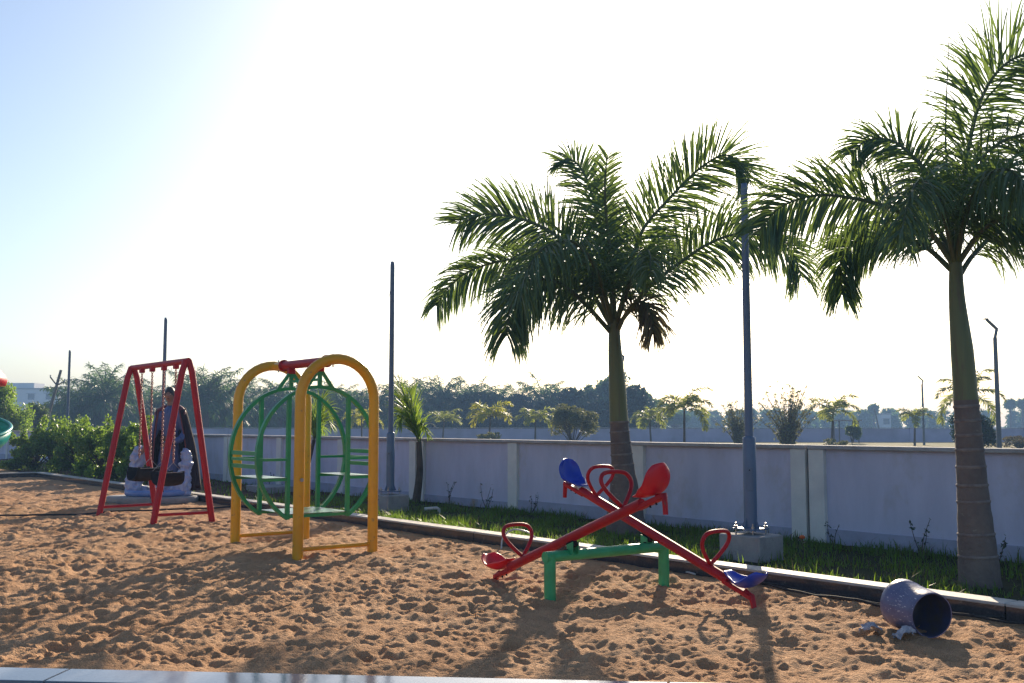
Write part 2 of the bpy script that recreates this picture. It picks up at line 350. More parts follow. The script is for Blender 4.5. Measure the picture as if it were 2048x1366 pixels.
# ------------------------------------------------------------------ ground, lawn, edging
def sheet(name, corners, z, m):
    return setting(MB().add([(p[0], p[1], z) for p in corners], [tuple(range(len(corners)))]).build(name, m))
sheet('ground', [(-750, -40), (750, -40), (750, 900), (-750, 900)], -0.09, 'field')
a, b, c, d = ns(KERB_N + .1, -8), ns(WALL_N + .1, -8), ns(WALL_N + .1, 15.5), ns(KERB_N + .1, 15.5)
def bumpy(name, n0, n1, s0, s1, z, amp, m, seed):
    r = np.random.default_rng(seed); nu = int((n1 - n0) / .07) + 2; nv = int((s1 - s0) / .07) + 2
    u = np.linspace(n0, n1, nu)[None, :]; v = np.linspace(s0, s1, nv)[:, None]
    zz = z + amp * (np.sin(u * 7 + v * 1.3) * .3 + np.sin(v * 5.1 - u * 2) * .3) + r.normal(0, amp * .35, (nv, nu))
    X = u * NX + v * LX; Y = u * NY + v * LY; X, Y, zz = np.broadcast_arrays(X, Y, zz)
    i = np.arange(nu * nv).reshape(nv, nu); f = np.stack([i[:-1, :-1], i[:-1, 1:], i[1:, 1:], i[1:, :-1]], -1).reshape(-1, 4)
    return setting(np_mesh(name, np.stack([X.ravel(), Y.ravel(), zz.ravel()], 1), f, m, smooth=True))
bumpy('lawn', KERB_N + .12, WALL_N + .04, -6, 15.6, 0.05, 0.012, 'lawn_soil', 1)
bumpy('soil_bed', KERB_N + .12, WALL_N + .04, 15.6, 44, 0.035, 0.03, 'soil', 2)
# path left of the sandpit's far corner
P0, P1, P2, P3 = ns(KERB_N + .12, KERB_S1 + .12, 0), ns(KERB_N + .12, 44, 0), ns(-14, 44, 0), ns(-14, KERB_S1 + .12, 0)
sheet('path', [P0, P1, P2, P3], 0.045, 'sand')
LZ = V(0, 0, 1); Lv = V(LX, LY, 0); Nv = V(NX, NY, 0)
kerb = setting(bpy.data.objects.new('kerb', None)); C.objects.link(kerb)
def kerb_run(s0, s1, step, fn):
    s_ = s0
    while s_ < s1 - .01:
        e = min(s_ + step, s1); fn(s_, e); s_ = e
def side_stone(s0, s1):
    m = MB(); m.box(ns(KERB_N + KERB_W / 2 + random.uniform(-.004, .004), (s0 + s1) / 2, .03 + random.uniform(-.003, .003)), (s1 - s0 - .012, KERB_W, .14), (Lv, Nv, LZ)); m.box(ns(KERB_N + KERB_W / 2 - .004, (s0 + s1) / 2, .112), (s1 - s0 - .010, KERB_W + .012, .024), (Lv, Nv, LZ), m=1, bev=.005)
    m.build('kerb_stone', ['granite', 'kerb_top'], kerb)
kerb_run(-5, KERB_S1, 2.1, side_stone)
def back_stone(n0, n1):
    m = MB(); m.box(ns((n0 + n1) / 2, KERB_S1 + KERB_W / 2, .03 + random.uniform(-.003, .003)), (n1 - n0 - .012, KERB_W, .14), (Nv, -Lv, LZ)); m.box(ns((n0 + n1) / 2, KERB_S1 + KERB_W / 2 - .004, .112), (n1 - n0 - .010, KERB_W + .012, .024), (Nv, -Lv, LZ), m=1, bev=.005)
    m.build('kerb_stone', ['granite', 'kerb_top'], kerb)
kerb_run(-13.4, KERB_N + KERB_W, 2.1, back_stone)
edging = setting(bpy.data.objects.new('edging', None)); C.objects.link(edging)
j0 = at(130, 1341, .05); js = (j0 - E0).dot(ED)
for k in range(-3, 4):
    L0 = js + k * 3.3; L1 = L0 + 3.3; cc = E0 + ED * ((L0 + L1) / 2) - EN * .135
    m = MB(); m.box((cc.x, cc.y, .032), (3.292, .27, .03), (ED, EN, LZ), m=1, bev=.004); m.box((cc.x, cc.y, -.045), (3.292, .25, .125), (ED, EN, LZ)); m.build('edging_slab', ['granite', 'granite_light'], edging)
g0 = E0 - ED * 20 - EN * .2; g1 = E0 + ED * 25 - EN * .2; g2 = g1 - EN * 8; g3 = g0 - EN * 8
sheet('pavement', [g3, g2, g1, g0], -0.085, 'paving')

# ------------------------------------------------------------------ boundary wall
WT = 1.165; BAY = 2.71; S_J = 6.9
wall = thing('boundary_wall', 'long low lavender plaster boundary wall with cream pillars behind the lawn', 'wall', ns(WALL_N, 10))
def wbox(name, n0, n1, s0, s1, z0, z1, m, bev=0):
    MB().box(ns((n0 + n1) / 2, (s0 + s1) / 2, (z0 + z1) / 2), (s1 - s0, n1 - n0, z1 - z0), (Lv, Nv, LZ), m=0, bev=bev).build(name, m, wall)
JH = 0.022
for k in range(-5, 15):
    s0 = S_J + k * BAY; dbl0 = (k % 3 == 0); dbl1 = ((k + 1) % 3 == 0)
    a0 = s0 + (.215 if dbl0 else .105); a1 = s0 + BAY - (.215 if dbl1 else .105)
    wbox('wall_panel', WALL_N + .035, WALL_N + .2, a0 - .05, a1 + .05, .10, WT - .045, 'plaster')
    wbox('plinth_beam', WALL_N + .008, WALL_N + .21, a0 - .04, a1 + .04, -.08, .20 + random.uniform(-.03, .03), 'plaster_plinth')
    if dbl0:
        wbox('pillar', WALL_N - .025, WALL_N + .23, s0 + JH, s0 + .225, -.08, WT - .047, 'plaster_cream', .004)
        wbox('pillar', WALL_N - .025, WALL_N + .23, s0 - .225, s0 - JH, -.08, WT - .047, 'plaster_cream', .004)
        wbox('joint_filler', WALL_N + .03, WALL_N + .22, s0 - JH + .001, s0 + JH - .001, -.08, WT - .03, 'joint_black')
    else:
        wbox('pillar', WALL_N - .025, WALL_N + .23, s0 - .112, s0 + .112, -.08, WT - .047, 'plaster_cream', .004)
for k in range(-2, 5):
    s0 = S_J + k * 3 * BAY
    wbox('coping', WALL_N - .045, WALL_N + .25, s0 + JH, s0 + 3 * BAY - JH, WT - .045, WT, 'coping', .006)

# far boundary wall across the field
fw = thing('field_wall', 'distant purple boundary wall across the far side of the field', 'wall', (0, 88, 0))
for k in range(-16, 16):
    MB().box((k * 5 + 2.5, 88.1, .5), (4.75, .2, 1.18)).build('wall_panel', 'far_plaster', fw)
    MB().box((k * 5, 88.08, .52), (.3, .3, 1.2)).build('pillar', 'far_plaster', fw)
MB().box((0, 88.08, 1.145), (160, .34, .05)).build('coping', 'coping', fw)

# ------------------------------------------------------------------ swing set
def pipe(name, pts, r, m, parent, seg=14): return MB().tube(pts, r, seg).build(name, m, parent)
fl, fr, bl, br = at(305, 1049), at(425, 1042), at(197, 1031), at(313, 1024)
fa, ba = (fl + fr) / 2, (bl + br) / 2; fa.z = 2.33; ba.z = 2.31
sw = thing('swing_set', 'red tubular A-frame swing stand on the sand in front of the statue', 'swing set', (fa + ba) / 2 * 1 - V(0, 0, 2.32))
bd = (ba - fa).normalized(); wd = (fr - fl).normalized()
for A, f1, f2 in ((fa, fl, fr), (ba, bl, br)):
    for f in (f1, f2):
        sd_ = 1 if (f - A).dot(wd) > 0 else -1
        top = A + wd * .05 * sd_ + V(0, 0, -.02)
        pipe('leg', [f + V(0, 0, -.05), top + (f - top) * .06, top + V(0, 0, .03) - wd * .03 * sd_], .046, 'red_paint', sw)
    m = MB(); t = .055
    m.tube([f1 + (A - f1) * t, f2 + (A - f2) * t], .022, 10); m.build('ground_bar', 'red_paint', sw)
pipe('top_bar', [fa + bd * -.04, ba + bd * .04], .045, 'red_paint', sw)
span = (ba - fa).length
HANG = [.19, .385, .60, .81]; hp = []
for h in HANG:
    p = ba + (fa - ba) * h; hp.append(p)
    MB().box(p + V(0, 0, -.06), (.075, .07, .075), (bd, wd, LZ), bev=.008).build('hanger', 'red_paint', sw)
def chain(pts0, pts1, r=.0065, ln=.042):
    m = MB(); d_ = pts1 - pts0; n = int(d_.length / (ln * .72)); t = d_.normalized(); x = t.cross(V(0, 1, 0.01)).normalized(); y = t.cross(x)
    for i in range(n):
        c_ = pts0 + t * (i + .5) * d_.length / n; s_ = x if i % 2 else y; ring = []
        for k in range(8):
            a_ = 2 * math.pi * k / 8; ring.append(c_ + t * math.cos(a_) * ln * .5 + s_ * math.sin(a_) * .014)
        m.tube(ring, r, 5, closed=True)
    return m
def swing_seat(pa, pb, zs, label, tilt):
    c_ = (pa + pb) / 2; o = thing('hanging_swing', label, 'swing', V(c_.x, c_.y, zs - .2), 'swing seats hanging from the red frame')
    d_ = (pb - pa).normalized(); hw = .205
    ends = [c_ - d_ * hw, c_ + d_ * hw]
    m = MB(); vs_ = []; W_ = .17; na = 15
    for i in range(na):
        a_ = math.pi * i / (na - 1); off = -math.cos(a_) * hw; dz = -math.sin(a_) ** .7 * .21
        for w_ in (-W_, -W_ * .5, 0, W_ * .5, W_): vs_.append(V(c_.x, c_.y, zs) + d_ * off + V(0, 0, dz + .02 * (w_ / W_) ** 2) + wd * (w_ + tilt * dz))
    fs = [(i * 5 + j, i * 5 + j + 1, (i + 1) * 5 + j + 1, (i + 1) * 5 + j) for i in range(na - 1) for j in range(4)]
    m.add(vs_, fs, 0, True); s_ = m.build('seat', 'rubber', o)
    md = s_.modifiers.new('s', 'SOLIDIFY'); md.thickness = .014
    bk = MB(); bk.rtube([V(c_.x, c_.y, zs - .05) + d_ * hw * x_ + wd * (.165) for x_ in (-.98, -.5, 0, .5, .98)], .09, .012, LZ); bk.build('back_strap', 'rubber', o)
    for e, p in zip(ends, (pa, pb)):
        ap = V(e.x, e.y, zs + .15)
        mt = MB(); mt.tube([ap, V(e.x, e.y, zs) + wd * .14, V(e.x, e.y, zs) - wd * .14], .006, 6, closed=True); mt.build('triangle_ring', 'steel', o)
        chain(ap, p + V(0, 0, -.09)).build('chain', 'chain_steel', o)
    return o
swing_seat(hp[0], hp[1], .74, 'black swing seat on chains nearer the back A-frame of the red swing', .2)
swing_seat(hp[2], hp[3], .70, 'black swing seat on chains nearer the front A-frame of the red swing', -.1)

# ------------------------------------------------------------------ yellow arch frame + green cabin
yfl, yfr, ybl, ybr = at(598, 1116), at(742, 1103), at(468, 1087), at(611, 1076)
yl = ((ybl - yfl) + (ybr - yfr)); yl.z = 0; yl.normalize(); yw = V(yl.y, -yl.x, 0)
cf = (yfl + yfr) / 2; cb = (ybl + ybr) / 2; hw_ = ((yfr - yfl).dot(yw) + (ybr - ybl).dot(yw)) / 4
AT = 2.125
yf = thing('arch_frame', 'yellow double-arch steel frame with a red top beam carrying the green cabin', 'play frame', (cf + cb) / 2)
for c_ in (cf, cb):
    pts = [c_ - yw * hw_ + V(0, 0, -.06)] + [c_ - yw * hw_ + V(0, 0, z) for z in np.linspace(.3, AT - hw_, 4)]
    for a_ in np.linspace(0, math.pi, 19)[1:-1]: pts.append(c_ + V(0, 0, AT - hw_) - yw * hw_ * math.cos(a_) + V(0, 0, hw_ * math.sin(a_)))
    pts += [c_ + yw * hw_ + V(0, 0, z) for z in np.linspace(AT - hw_, .3, 4)] + [c_ + yw * hw_ + V(0, 0, -.06)]
    MB().tube(pts, .057, 18, flat=tuple(yl)).build('arch', 'yellow_paint', yf)
    pipe('ground_bar', [c_ - yw * hw_ + V(0, 0, .085), c_ + yw * hw_ + V(0, 0, .085)], .023, 'yellow_paint', yf)
bt = AT - .01
q0 = cf + (cb - cf) * .17; q1 = cf + (cb - cf) * .83
beam = pipe('top_beam', [V(q0.x, q0.y, bt), V(q1.x, q1.y, bt)], .05, 'red_paint', yf)
for c_, q_, sg in ((cf, q0, 1), (cb, q1, -1)):
    pipe('stub', [V(c_.x, c_.y, bt), V(q_.x, q_.y, bt) - yl * sg * .013], .048, 'yellow_paint', yf)
    MB().lathe([(0, -.012), (.072, -.012), (.072, .012), (0, .012)], 16, V(q_.x, q_.y, bt), (yw, LZ, yl)).build('flange', 'red_paint', yf)
    for s_ in (-1, 1):
        e_ = V(c_.x, c_.y, bt) + yl * sg * .13; MB().tube([e_ + V(0, 0, .04 * s_), e_ + V(0, 0, .075 * s_)], .009, 6).build('bolt', 'steel', yf)
b_ = cf - yw * hw_ - yl * .058
MB().tube([V(b_.x, b_.y, .82), V(b_.x, b_.y, .82) - yl * .015], .02, 8).build('bolt', 'steel', yf)
# cabin
gap = (cb - cf).dot(yl)
def beam_at(u):                                  # point of the beam seen at pixel column u
    best = None
    for t in np.linspace(0, 1, 400):
        p = cf + (cb - cf) * t; uu = 1024 + F * p.x / (_c * p.y + _s * (bt - HC))
        if best is None or abs(uu - u) < best[0]: best = (abs(uu - u), p.copy())
    return best[1]
pf, pb = beam_at(640), beam_at(583)
cab = thing('swing_cabin', 'green tubular round cabin swing hanging inside the yellow arches', 'cabin swing', V((pf.x + pb.x) / 2, (pf.y + pb.y) / 2, .3))
RC = .735; ZB = .375; HT = 1.83; hgt = HT - ZB; VX = .37
def ring_pt(c_, a_):                              # a_ = 0 at the top, going round
    return V(c_.x, c_.y, 0) + yw * RC * math.sin(a_) + V(0, 0, ZC + RZ * math.cos(a_))
afl = math.asin(VX / RC); RZ = hgt / (1 + math.cos(afl)); ZC = HT - RZ   # flat floor chord between the uprights
def ring_z(off, top): return ZC + (1 if top else -1) * RZ * math.sqrt(max(0, 1 - (off / RC) ** 2))
SEAT, ARM = .80, 1.02
def roff(z): return RC * math.sqrt(max(0, 1 - ((z - ZC) / RZ) ** 2))
for c_ in (pf, pb):
    pts = [ring_pt(c_, a_) for a_ in np.linspace(-(math.pi - afl), math.pi - afl, 41)]
    MB().rtube(pts, .05, .038, yl).build('hoop', 'green_paint', cab)
    for sx in (-1, 1):
        MB().rtube([V(c_.x, c_.y, z) + yw * VX * sx for z in (ring_z(VX, False) - .01, ring_z(VX, True))], .045, .042, yl).build('upright', 'green_paint', cab)
        MB().rtube([V(c_.x, c_.y, ARM) + yw * (VX + .017) * sx, V(c_.x, c_.y, ARM) + yw * (roff(ARM) - .015) * sx], .03, .03, yl).build('arm_rail', 'green_paint', cab)
        MB().rtube([V(c_.x, c_.y, SEAT) + yw * (VX + .017) * sx, V(c_.x, c_.y, SEAT) + yw * (roff(SEAT) - .015) * sx], .03, .03, yl).build('seat_rail', 'green_paint', cab)
        MB().rtube([V(c_.x, c_.y, bt - .10) + yw * .02 * sx, V(c_.x, c_.y, ring_z(.17, True)) + yw * .17 * sx], .034, .034, yl).build('hanger_brace', 'green_paint', cab)
    MB().rtube([V(c_.x, c_.y, bt - .10), V(c_.x, c_.y, HT)], .04, .04, yl).build('hanger_post', 'green_paint', cab)
    MB().box(V(c_.x, c_.y, bt - .075), (.09, .07, .07), (yw, yl, LZ), bev=.01).build('bearing', 'red_paint', cab)
    MB().rtube([V(c_.x, c_.y, ZB + .02) - yw * VX, V(c_.x, c_.y, ZB + .02) + yw * VX], .03, .035, yl).build('floor_rail', 'green_paint', cab)
dlen = (pb - pf).length; mid = (pf + pb) / 2
MB().rtube([V(pf.x, pf.y, bt - .20), V(pb.x, pb.y, bt - .20)], .03, .03, LZ).build('hanger_tie', 'green_paint', cab)
MB().box(V(mid.x, mid.y, ZB + .045), (VX * 2 - .02, dlen + .03, .006), (yw, yl, LZ)).build('floor_plate', 'green_plate', cab)
for sx in (-1, 1):
    r_ = roff(SEAT)
    MB().box(V(mid.x, mid.y, SEAT + .02) + yw * sx * (VX + r_) / 2, (r_ - VX - .03, dlen + .03, .006), (yw, yl, LZ)).build('seat_plate', 'green_plate', cab)
    for z, hh in ((1.09, .045), (1.02, .03), (.945, .045)):
        MB().box(V(mid.x, mid.y, z) + yw * sx * (roff(z) - .005), (.02, dlen - .02, hh), (yw, yl, LZ)).build('backrest_bar', 'green_paint', cab)

# ------------------------------------------------------------------ seesaw
sa, sb = at(1100, 1198), at(1328, 1170)
sw_ = (sb - sa).normalized(); sl_ = V(-sw_.y, sw_.x, 0); BZ = .335
st = thing('seesaw_stand', 'green steel trestle stand of the seesaw with two posts in the sand', 'seesaw stand', (sa + sb) / 2)
for p in (sa, sb):
    MB().tube([V(p.x, p.y, -.1), V(p.x, p.y, BZ + .02)], .048, 16).build('post', 'green_bar', st)
MB().tube([V(sa.x, sa.y, BZ) - sw_ * .05, V(sb.x, sb.y, BZ) + sw_ * .03], .045, 16).build('crossbar', 'green_bar', st)
def seesaw(r_, zp, Rl, ph, seatmat, label, org):
    pv = sa + (sb - sa) * r_; pv = V(pv.x, pv.y, zp)
    ax_ = (sl_ * math.cos(ph) + V(0, 0, math.sin(ph))).normalized(); up = ax_.cross(sw_) ; up = up if up.z > 0 else -up
    o = thing('seesaw_plank', label, 'seesaw', V(pv.x, pv.y, BZ + .04), 'seesaw planks on the green stand')
    beam_ = MB().tube([pv - ax_ * (Rl - .24), pv + ax_ * (Rl - .24)], .040, 16).build('beam', 'red_paint', o)
    MB().box(pv + up * -.055, (.10, .05, .05), (ax_, sw_, up), bev=.006).build('pivot_block', 'rubber', o)
    for s_ in (-1, 1):
        MB().box(pv + up * -.085 + sw_ * .03 * s_ + V(0, 0, -.01), (.09, .008, .10), (ax_, sw_, LZ), bev=.003).build('pivot_plate', 'green_bar', o)
        MB().tube([pv - V(0, 0, .10) + sw_ * .034 * s_, pv - V(0, 0, .10) + sw_ * .06 * s_], .012, 6).build('bolt', 'rubber', o)
        e = pv + ax_ * Rl * s_; out = ax_ * s_
        # handle: teardrop hoop standing on the beam
        hb = pv + ax_ * s_ * (Rl - .46) + up * .035; pts = []
        prof = [(0, 0), (.07, .07), (.135, .15), (.155, .215), (.13, .265), (.08, .285), (0, .29)]
        lean = up
        loop = [(-x_, z_) for x_, z_ in prof] ; loop = loop + [(x_, z_) for x_, z_ in reversed(prof)][1:-1]
        hv = sw_
        raw = [hb + hv * x_ * .98 + lean * z_ for x_, z_ in loop]
        P2_ = [Vector(q_) for q_ in smooth_line(raw + [raw[0]], 30)]
        MB().tube(P2_[:-1], .017, 10, closed=True).build('handle', 'red_paint', o)
        # foot peg under the seat end, bent down
        MB().tube([e - out * .06 - up * .01, e + out * .015 - up * .02, e + out * .03 - V(0, 0, .09), e + out * .035 - V(0, 0, .165)], [.027, .026, .021, .019], 10).build('foot_peg', 'red_paint', o)
        MB().box(e - out * .135 + up * -.022, (.31, .062, .042), (ax_, sw_, up), bev=.008).build('seat_bracket', 'red_paint', o)
        # moulded seat: a scooped saddle with a raised back at the outer end
        vs_ = []; nu, nv = 15, 13; L_ = .33
        for i in range(nu):
            t = i / (nu - 1); pos = -L_ * .62 + L_ * t * 1.12             # from nose to back
            bk_ = max(0, (t - .5) / .5)
            wid = (.045 + .088 * min(1, (t / .5)) ** 1.2) * math.sqrt(max(.02, 1 - .80 * bk_ ** 6))
            base = .035 + .02 * math.cos(t * 3.0) + .21 * bk_ ** 1.8
            if t < .2: base += .025 * (1 - t / .2)
            for j in range(nv):
                w_ = -1 + 2 * j / (nv - 1); lip = .05 * abs(w_) ** 2.4 * min(1, t * 2.2) * (1 - bk_ ** 2)
                vs_.append(e + out * (pos - .075 - .05 * bk_ * w_ * w_) + up * (base + lip - .014) + sw_ * w_ * wid)
        fs = [(i * nv + j, i * nv + j + 1, (i + 1) * nv + j + 1, (i + 1) * nv + j) for i in range(nu - 1) for j in range(nv - 1)]
        se = MB().add(vs_, fs, 0, True).build('seat', seatmat, o)
        md = se.modifiers.new('t', 'SOLIDIFY'); md.thickness = .016; md.offset = 0
        sb_ = se.modifiers.new('s', 'SUBSURF'); sb_.levels = 1; sb_.render_levels = 1
        for q_ in (-.16, -.09):
            MB().tube([e + out * q_ - up * .02, e + out * q_ - up * .06], .008, 6).build('seat_bolt', 'rubber', o)
seesaw(.17, .475, 1.18, R(-21), 'red_plastic', 'red seesaw plank with two red seats, its left seat down on the sand', sa)
seesaw(.86, .475, 1.22, R(18), 'blue_plastic', 'red seesaw plank with two blue seats, its right seat down by the kerb', sb)

# ------------------------------------------------------------------ lamp posts
def lamp_post_at(base, ztop, label, plinth_h=.30):
    o = thing('lamp_post', label, 'lamp post', V(base.x, base.y, .03), 'unlit slate-blue lamp posts along the wall')
    ax_ = (Lv, Nv, LZ); b0 = V(base.x, base.y, 0); ph = plinth_h
    MB().box(b0 + V(0, 0, ph / 2 - .02), (.50, .40, ph + .04), ax_, bev=.012).build('plinth', 'concrete', o)
    z0 = ph + .055
    bp = MB().box(b0 + V(0, 0, z0), (.26, .26, .016), ax_, bev=.003).build('base_plate', 'post_paint', o)
    for i in (-1, 1):
        for j in (-1, 1):
            q_ = b0 + Lv * .105 * i + Nv * .105 * j
            bo = MB(); bo.tube([q_ + V(0, 0, ph - .02), q_ + V(0, 0, z0 + .06)], .009, 6); bo.tube([q_ + V(0, 0, z0 + .009), q_ + V(0, 0, z0 + .03)], .019, 6); bo.build('anchor_bolt', 'steel', o)
    for i in (-1, 1):
        for v_ in (Lv, Nv):
            y_ = LZ.cross(v_); p0 = b0 + V(0, 0, z0 + .008) + v_ * .06 * i
            MB().add([p0 + y_ * .004, p0 + v_ * .05 * i + y_ * .004, p0 + V(0, 0, .11) + y_ * .004, p0 - y_ * .004, p0 + v_ * .05 * i - y_ * .004, p0 + V(0, 0, .11) - y_ * .004],
                     [(0, 1, 2), (5, 4, 3), (0, 3, 4, 1), (1, 4, 5, 2), (2, 5, 3, 0)]).build('stiffener', 'post_paint', o)
    zs = z0 + .92
    MB().lathe([(.066, z0 + .008), (.066, zs - .02), (.060, zs), (.042, zs + .012)], 20, b0).build('sleeve', 'post_paint', o)
    MB().lathe([(.043, zs - .01), (.036, ztop - .06), (.037, ztop - .055), (.030, ztop - .03), (.030, ztop), (0, ztop)], 18, b0).build('shaft', 'post_paint', o)
    dv = V(-.25, -.97, 0).normalized(); dx = V(dv.y, -dv.x, 0)
    MB().box(b0 + dv * .064 + V(0, 0, z0 + .50), (.062, .018, .24), (dx, dv, LZ), bev=.004).build('hatch', 'post_paint', o)
    MB().tube([b0 + dv * .07 + V(0, 0, z0 + .59), b0 + dv * .08 + V(0, 0, z0 + .59)], .007, 6).build('hatch_screw', 'rubber', o)
    return o
lamp_post_at(at(1503, 1128), 3.91, 'tall lamp post on a concrete block beside the blue seesaw seat')
L3 = lamp_post_at(at(780, 1027), 4.04, 'lamp post with a loose wire, right of the yellow arches')
p3 = at(780, 1027); MB().tube([Vector(q_) for q_ in smooth_line([V(p3.x - .03, p3.y - .05, 3.55), V(p3.x - .055, p3.y - .06, 3.3), V(p3.x - .05, p3.y - .06, 2.9), V(p3.x - .06, p3.y - .06, 2.45)], 14)], .004, 5).build('loose_wire', 'cable_black', L3)
lamp_post_at(far(322, 968, 22.3) * 1, 3.8, 'lamp post standing behind the statue and the red swing')
lamp_post_at(at(131, 940), 3.75, 'leftmost lamp post, by the green shrubs at the far kerb corner', .18)

def field_lamp(base, h, side, label):
    o = thing('field_lamp', label, 'street lamp', V(base.x, base.y, -.09), 'bent-top street lamps beyond the wall')
    b0 = V(base.x, base.y, 0)
    MB().tube([b0 + V(0, 0, -.1), b0 + V(0, 0, h - .62)], [.085, .065], 12).build('shaft', 'far_post_paint', o)
    MB().tube([b0 + V(0, 0, h - .63), b0 + V(.07, 0, h - .34)], .05, 10).build('neck', 'far_post_paint', o)
    e = b0 + V(.08, 0, h - .34)
    MB().tube([e, e + V(side * .38, -.1, .31)], .055, 10).build('arm', 'far_post_paint', o)
    MB().box(e + V(side * .42, -.11, .34), (.16, .10, .05), bev=.01).build('lamp_head', 'far_post_paint', o)
field_lamp(far(1997, 850, 34), 5.0, -1, 'tall bent-top street lamp at the right behind the wall')
field_lamp(far(1847, 850, 74), 5.0, -1, 'small distant bent-top street lamp left of the big right palm')
field_lamp(far(1246, 850, 48), 5.0, -1, 'bent-top street lamp half hidden by the middle palm trunk')

# ------------------------------------------------------------------ palms
def leaflets(curve, n, ln, wd_, droop, t0, plume, seed, stiff=.45, segs=4, prof=None, up=(0, 0, 1)):
    """strips of leaflets along a rachis curve (K,3); returns verts, quads"""
    r = np.random.default_rng(seed); K = len(curve)
    seglen = np.r_[0, np.cumsum(np.linalg.norm(np.diff(curve, axis=0), axis=1))]; tot = seglen[-1]
    t = np.linspace(t0, .995, n) + r.normal(0, .25 / n, n); t = np.clip(t, t0, .995); t = np.repeat(t, 2); sgn = np.tile([-1, 1], n)
    def samp(tt): return np.stack([np.interp(tt * tot, seglen, curve[:, i]) for i in range(3)], 1)
    p = samp(t); tg = samp(np.clip(t + .02, 0, 1)) - samp(np.clip(t - .02, 0, 1)); tg /= np.linalg.norm(tg, axis=1)[:, None] + 1e-9
    u0 = np.array(up, float); sdv = np.cross(tg, u0); nrm = np.linalg.norm(sdv, axis=1)[:, None]; sdv = np.where(nrm > .15, sdv / (nrm + 1e-9), np.array([1., 0, 0]))
    nv = np.cross(sdv, tg)
    roll = r.normal(0.12, plume, 2 * n) if plume < .6 else r.uniform(-plume * 1.7, plume * 1.55, 2 * n)
    out = sdv * (sgn * np.cos(roll))[:, None] + nv * np.sin(roll)[:, None]
    fwd = (stiff + .55 * ((t - t0) / (1 - t0)) ** 2 + r.normal(0, .1, 2 * n))[:, None]
    d = out + tg * fwd; d /= np.linalg.norm(d, axis=1)[:, None]
    tt = (t - t0) / (1 - t0)
    pr = (np.sin(np.pi * np.clip(tt * .80 + .17, 0, 1)) ** .55) if prof is None else prof(tt)
    le = ln * pr * r.uniform(.8, 1.12, 2 * n); ww = wd_ * r.uniform(.75, 1.2, 2 * n) * (.6 + .4 * pr)
    wv = np.cross(d, nv + .4 * r.normal(0, 1, nv.shape)); wv /= np.linalg.norm(wv, axis=1)[:, None] + 1e-9
    wp = np.array([.55, 1.0, .9, .6, .06]) if segs == 4 else np.array([.7, 1.0, .08])
    verts = np.zeros((2 * n, segs + 1, 2, 3)); cur = p.copy(); dd = d.copy()
    dr = droop * r.uniform(.6, 1.4, 2 * n)
    for s_ in range(segs + 1):
        verts[:, s_, 0] = cur - wv * (ww * wp[s_] / 2)[:, None]; verts[:, s_, 1] = cur + wv * (ww * wp[s_] / 2)[:, None]
        dd = dd + np.array([0, 0, -1.]) * (dr * (s_ + 1) / segs * 2 / segs)[:, None]; dd /= np.linalg.norm(dd, axis=1)[:, None]
        cur = cur + dd * (le / segs)[:, None]
    base = np.arange(2 * n)[:, None] * (segs + 1) * 2; fs = []
    for s_ in range(segs):
        fs.append(np.concatenate([base + 2 * s_, base + 2 * s_ + 1, base + 2 * s_ + 3, base + 2 * s_ + 2], 1))
    return verts.reshape(-1, 3), np.concatenate(fs)
def strip_tube(curve, r0, r1, seg=6):
    m = MB().tube([Vector(p) for p in curve], list(np.linspace(r0, r1, len(curve))), seg, cap=False)
    return np.array(m.v), np.array(m.f)
def frond(parent, curve, n, ln, wd_, droop=.5, t0=.12, plume=.35, seed=0, rr=(.022, .004), mats=('palm_leaf', 'rachis'), **kw):
    v, f = leaflets(curve, n, ln, wd_, droop, t0, plume, seed, **kw); v2, f2 = strip_tube(curve, rr[0], rr[1])
    return np_mesh('frond', np.vstack([v, v2]), np.vstack([f, f2 + len(v)]), mats, parent, mi=np.r_[np.zeros(len(f)), np.ones(len(f2))])
def palm_trunk(parent, axis_pts, radii, rings, green_from):
    """axis_pts 3D polyline base->crown with radii; trunk below green_from, crownshaft above"""
    A = smooth_line(axis_pts, 46); rr = np.interp(np.linspace(0, 1, 46), np.linspace(0, 1, len(radii)), radii)
    k = int(np.argmin(abs(A[:, 2] - green_from)))
    lo = MB(); r1 = rr[:k + 1] * (1 + .02 * np.sin(np.arange(k + 1) * 2.1)); lo.tube([Vector(p) for p in A[:k + 1]], list(r1), 22); lo.build('trunk', 'palm_bark', parent)
    MB().tube([Vector(p) for p in A[k:]], list(rr[k:] * np.r_[1.03, np.ones(len(A) - k - 1)]), 22).build('crownshaft', 'crownshaft', parent)
    for z in rings:
        i = int(np.argmin(abs(A[:, 2] - z))); t = Vector(A[min(i + 1, 45)] - A[max(i - 1, 0)]).normalized(); x = t.cross(V(0, 1, 0)).normalized(); y = t.cross(x)
        R_ = rr[i] * 1.012 + .003
        MB().lathe([(R_ * .97, -.014), (R_ + .003, -.006), (R_ + .003, .006), (R_ * .97, .014)], 22, Vector(A[i]) + t * random.uniform(-.01, .01), (x, y, t)).build('ring_scar', 'ring_scar', parent)
def px_curve(pts, Y0, n=30):
    return smooth_line([far(u, v, Y0 + d_) for (u, v, d_) in pts], n)
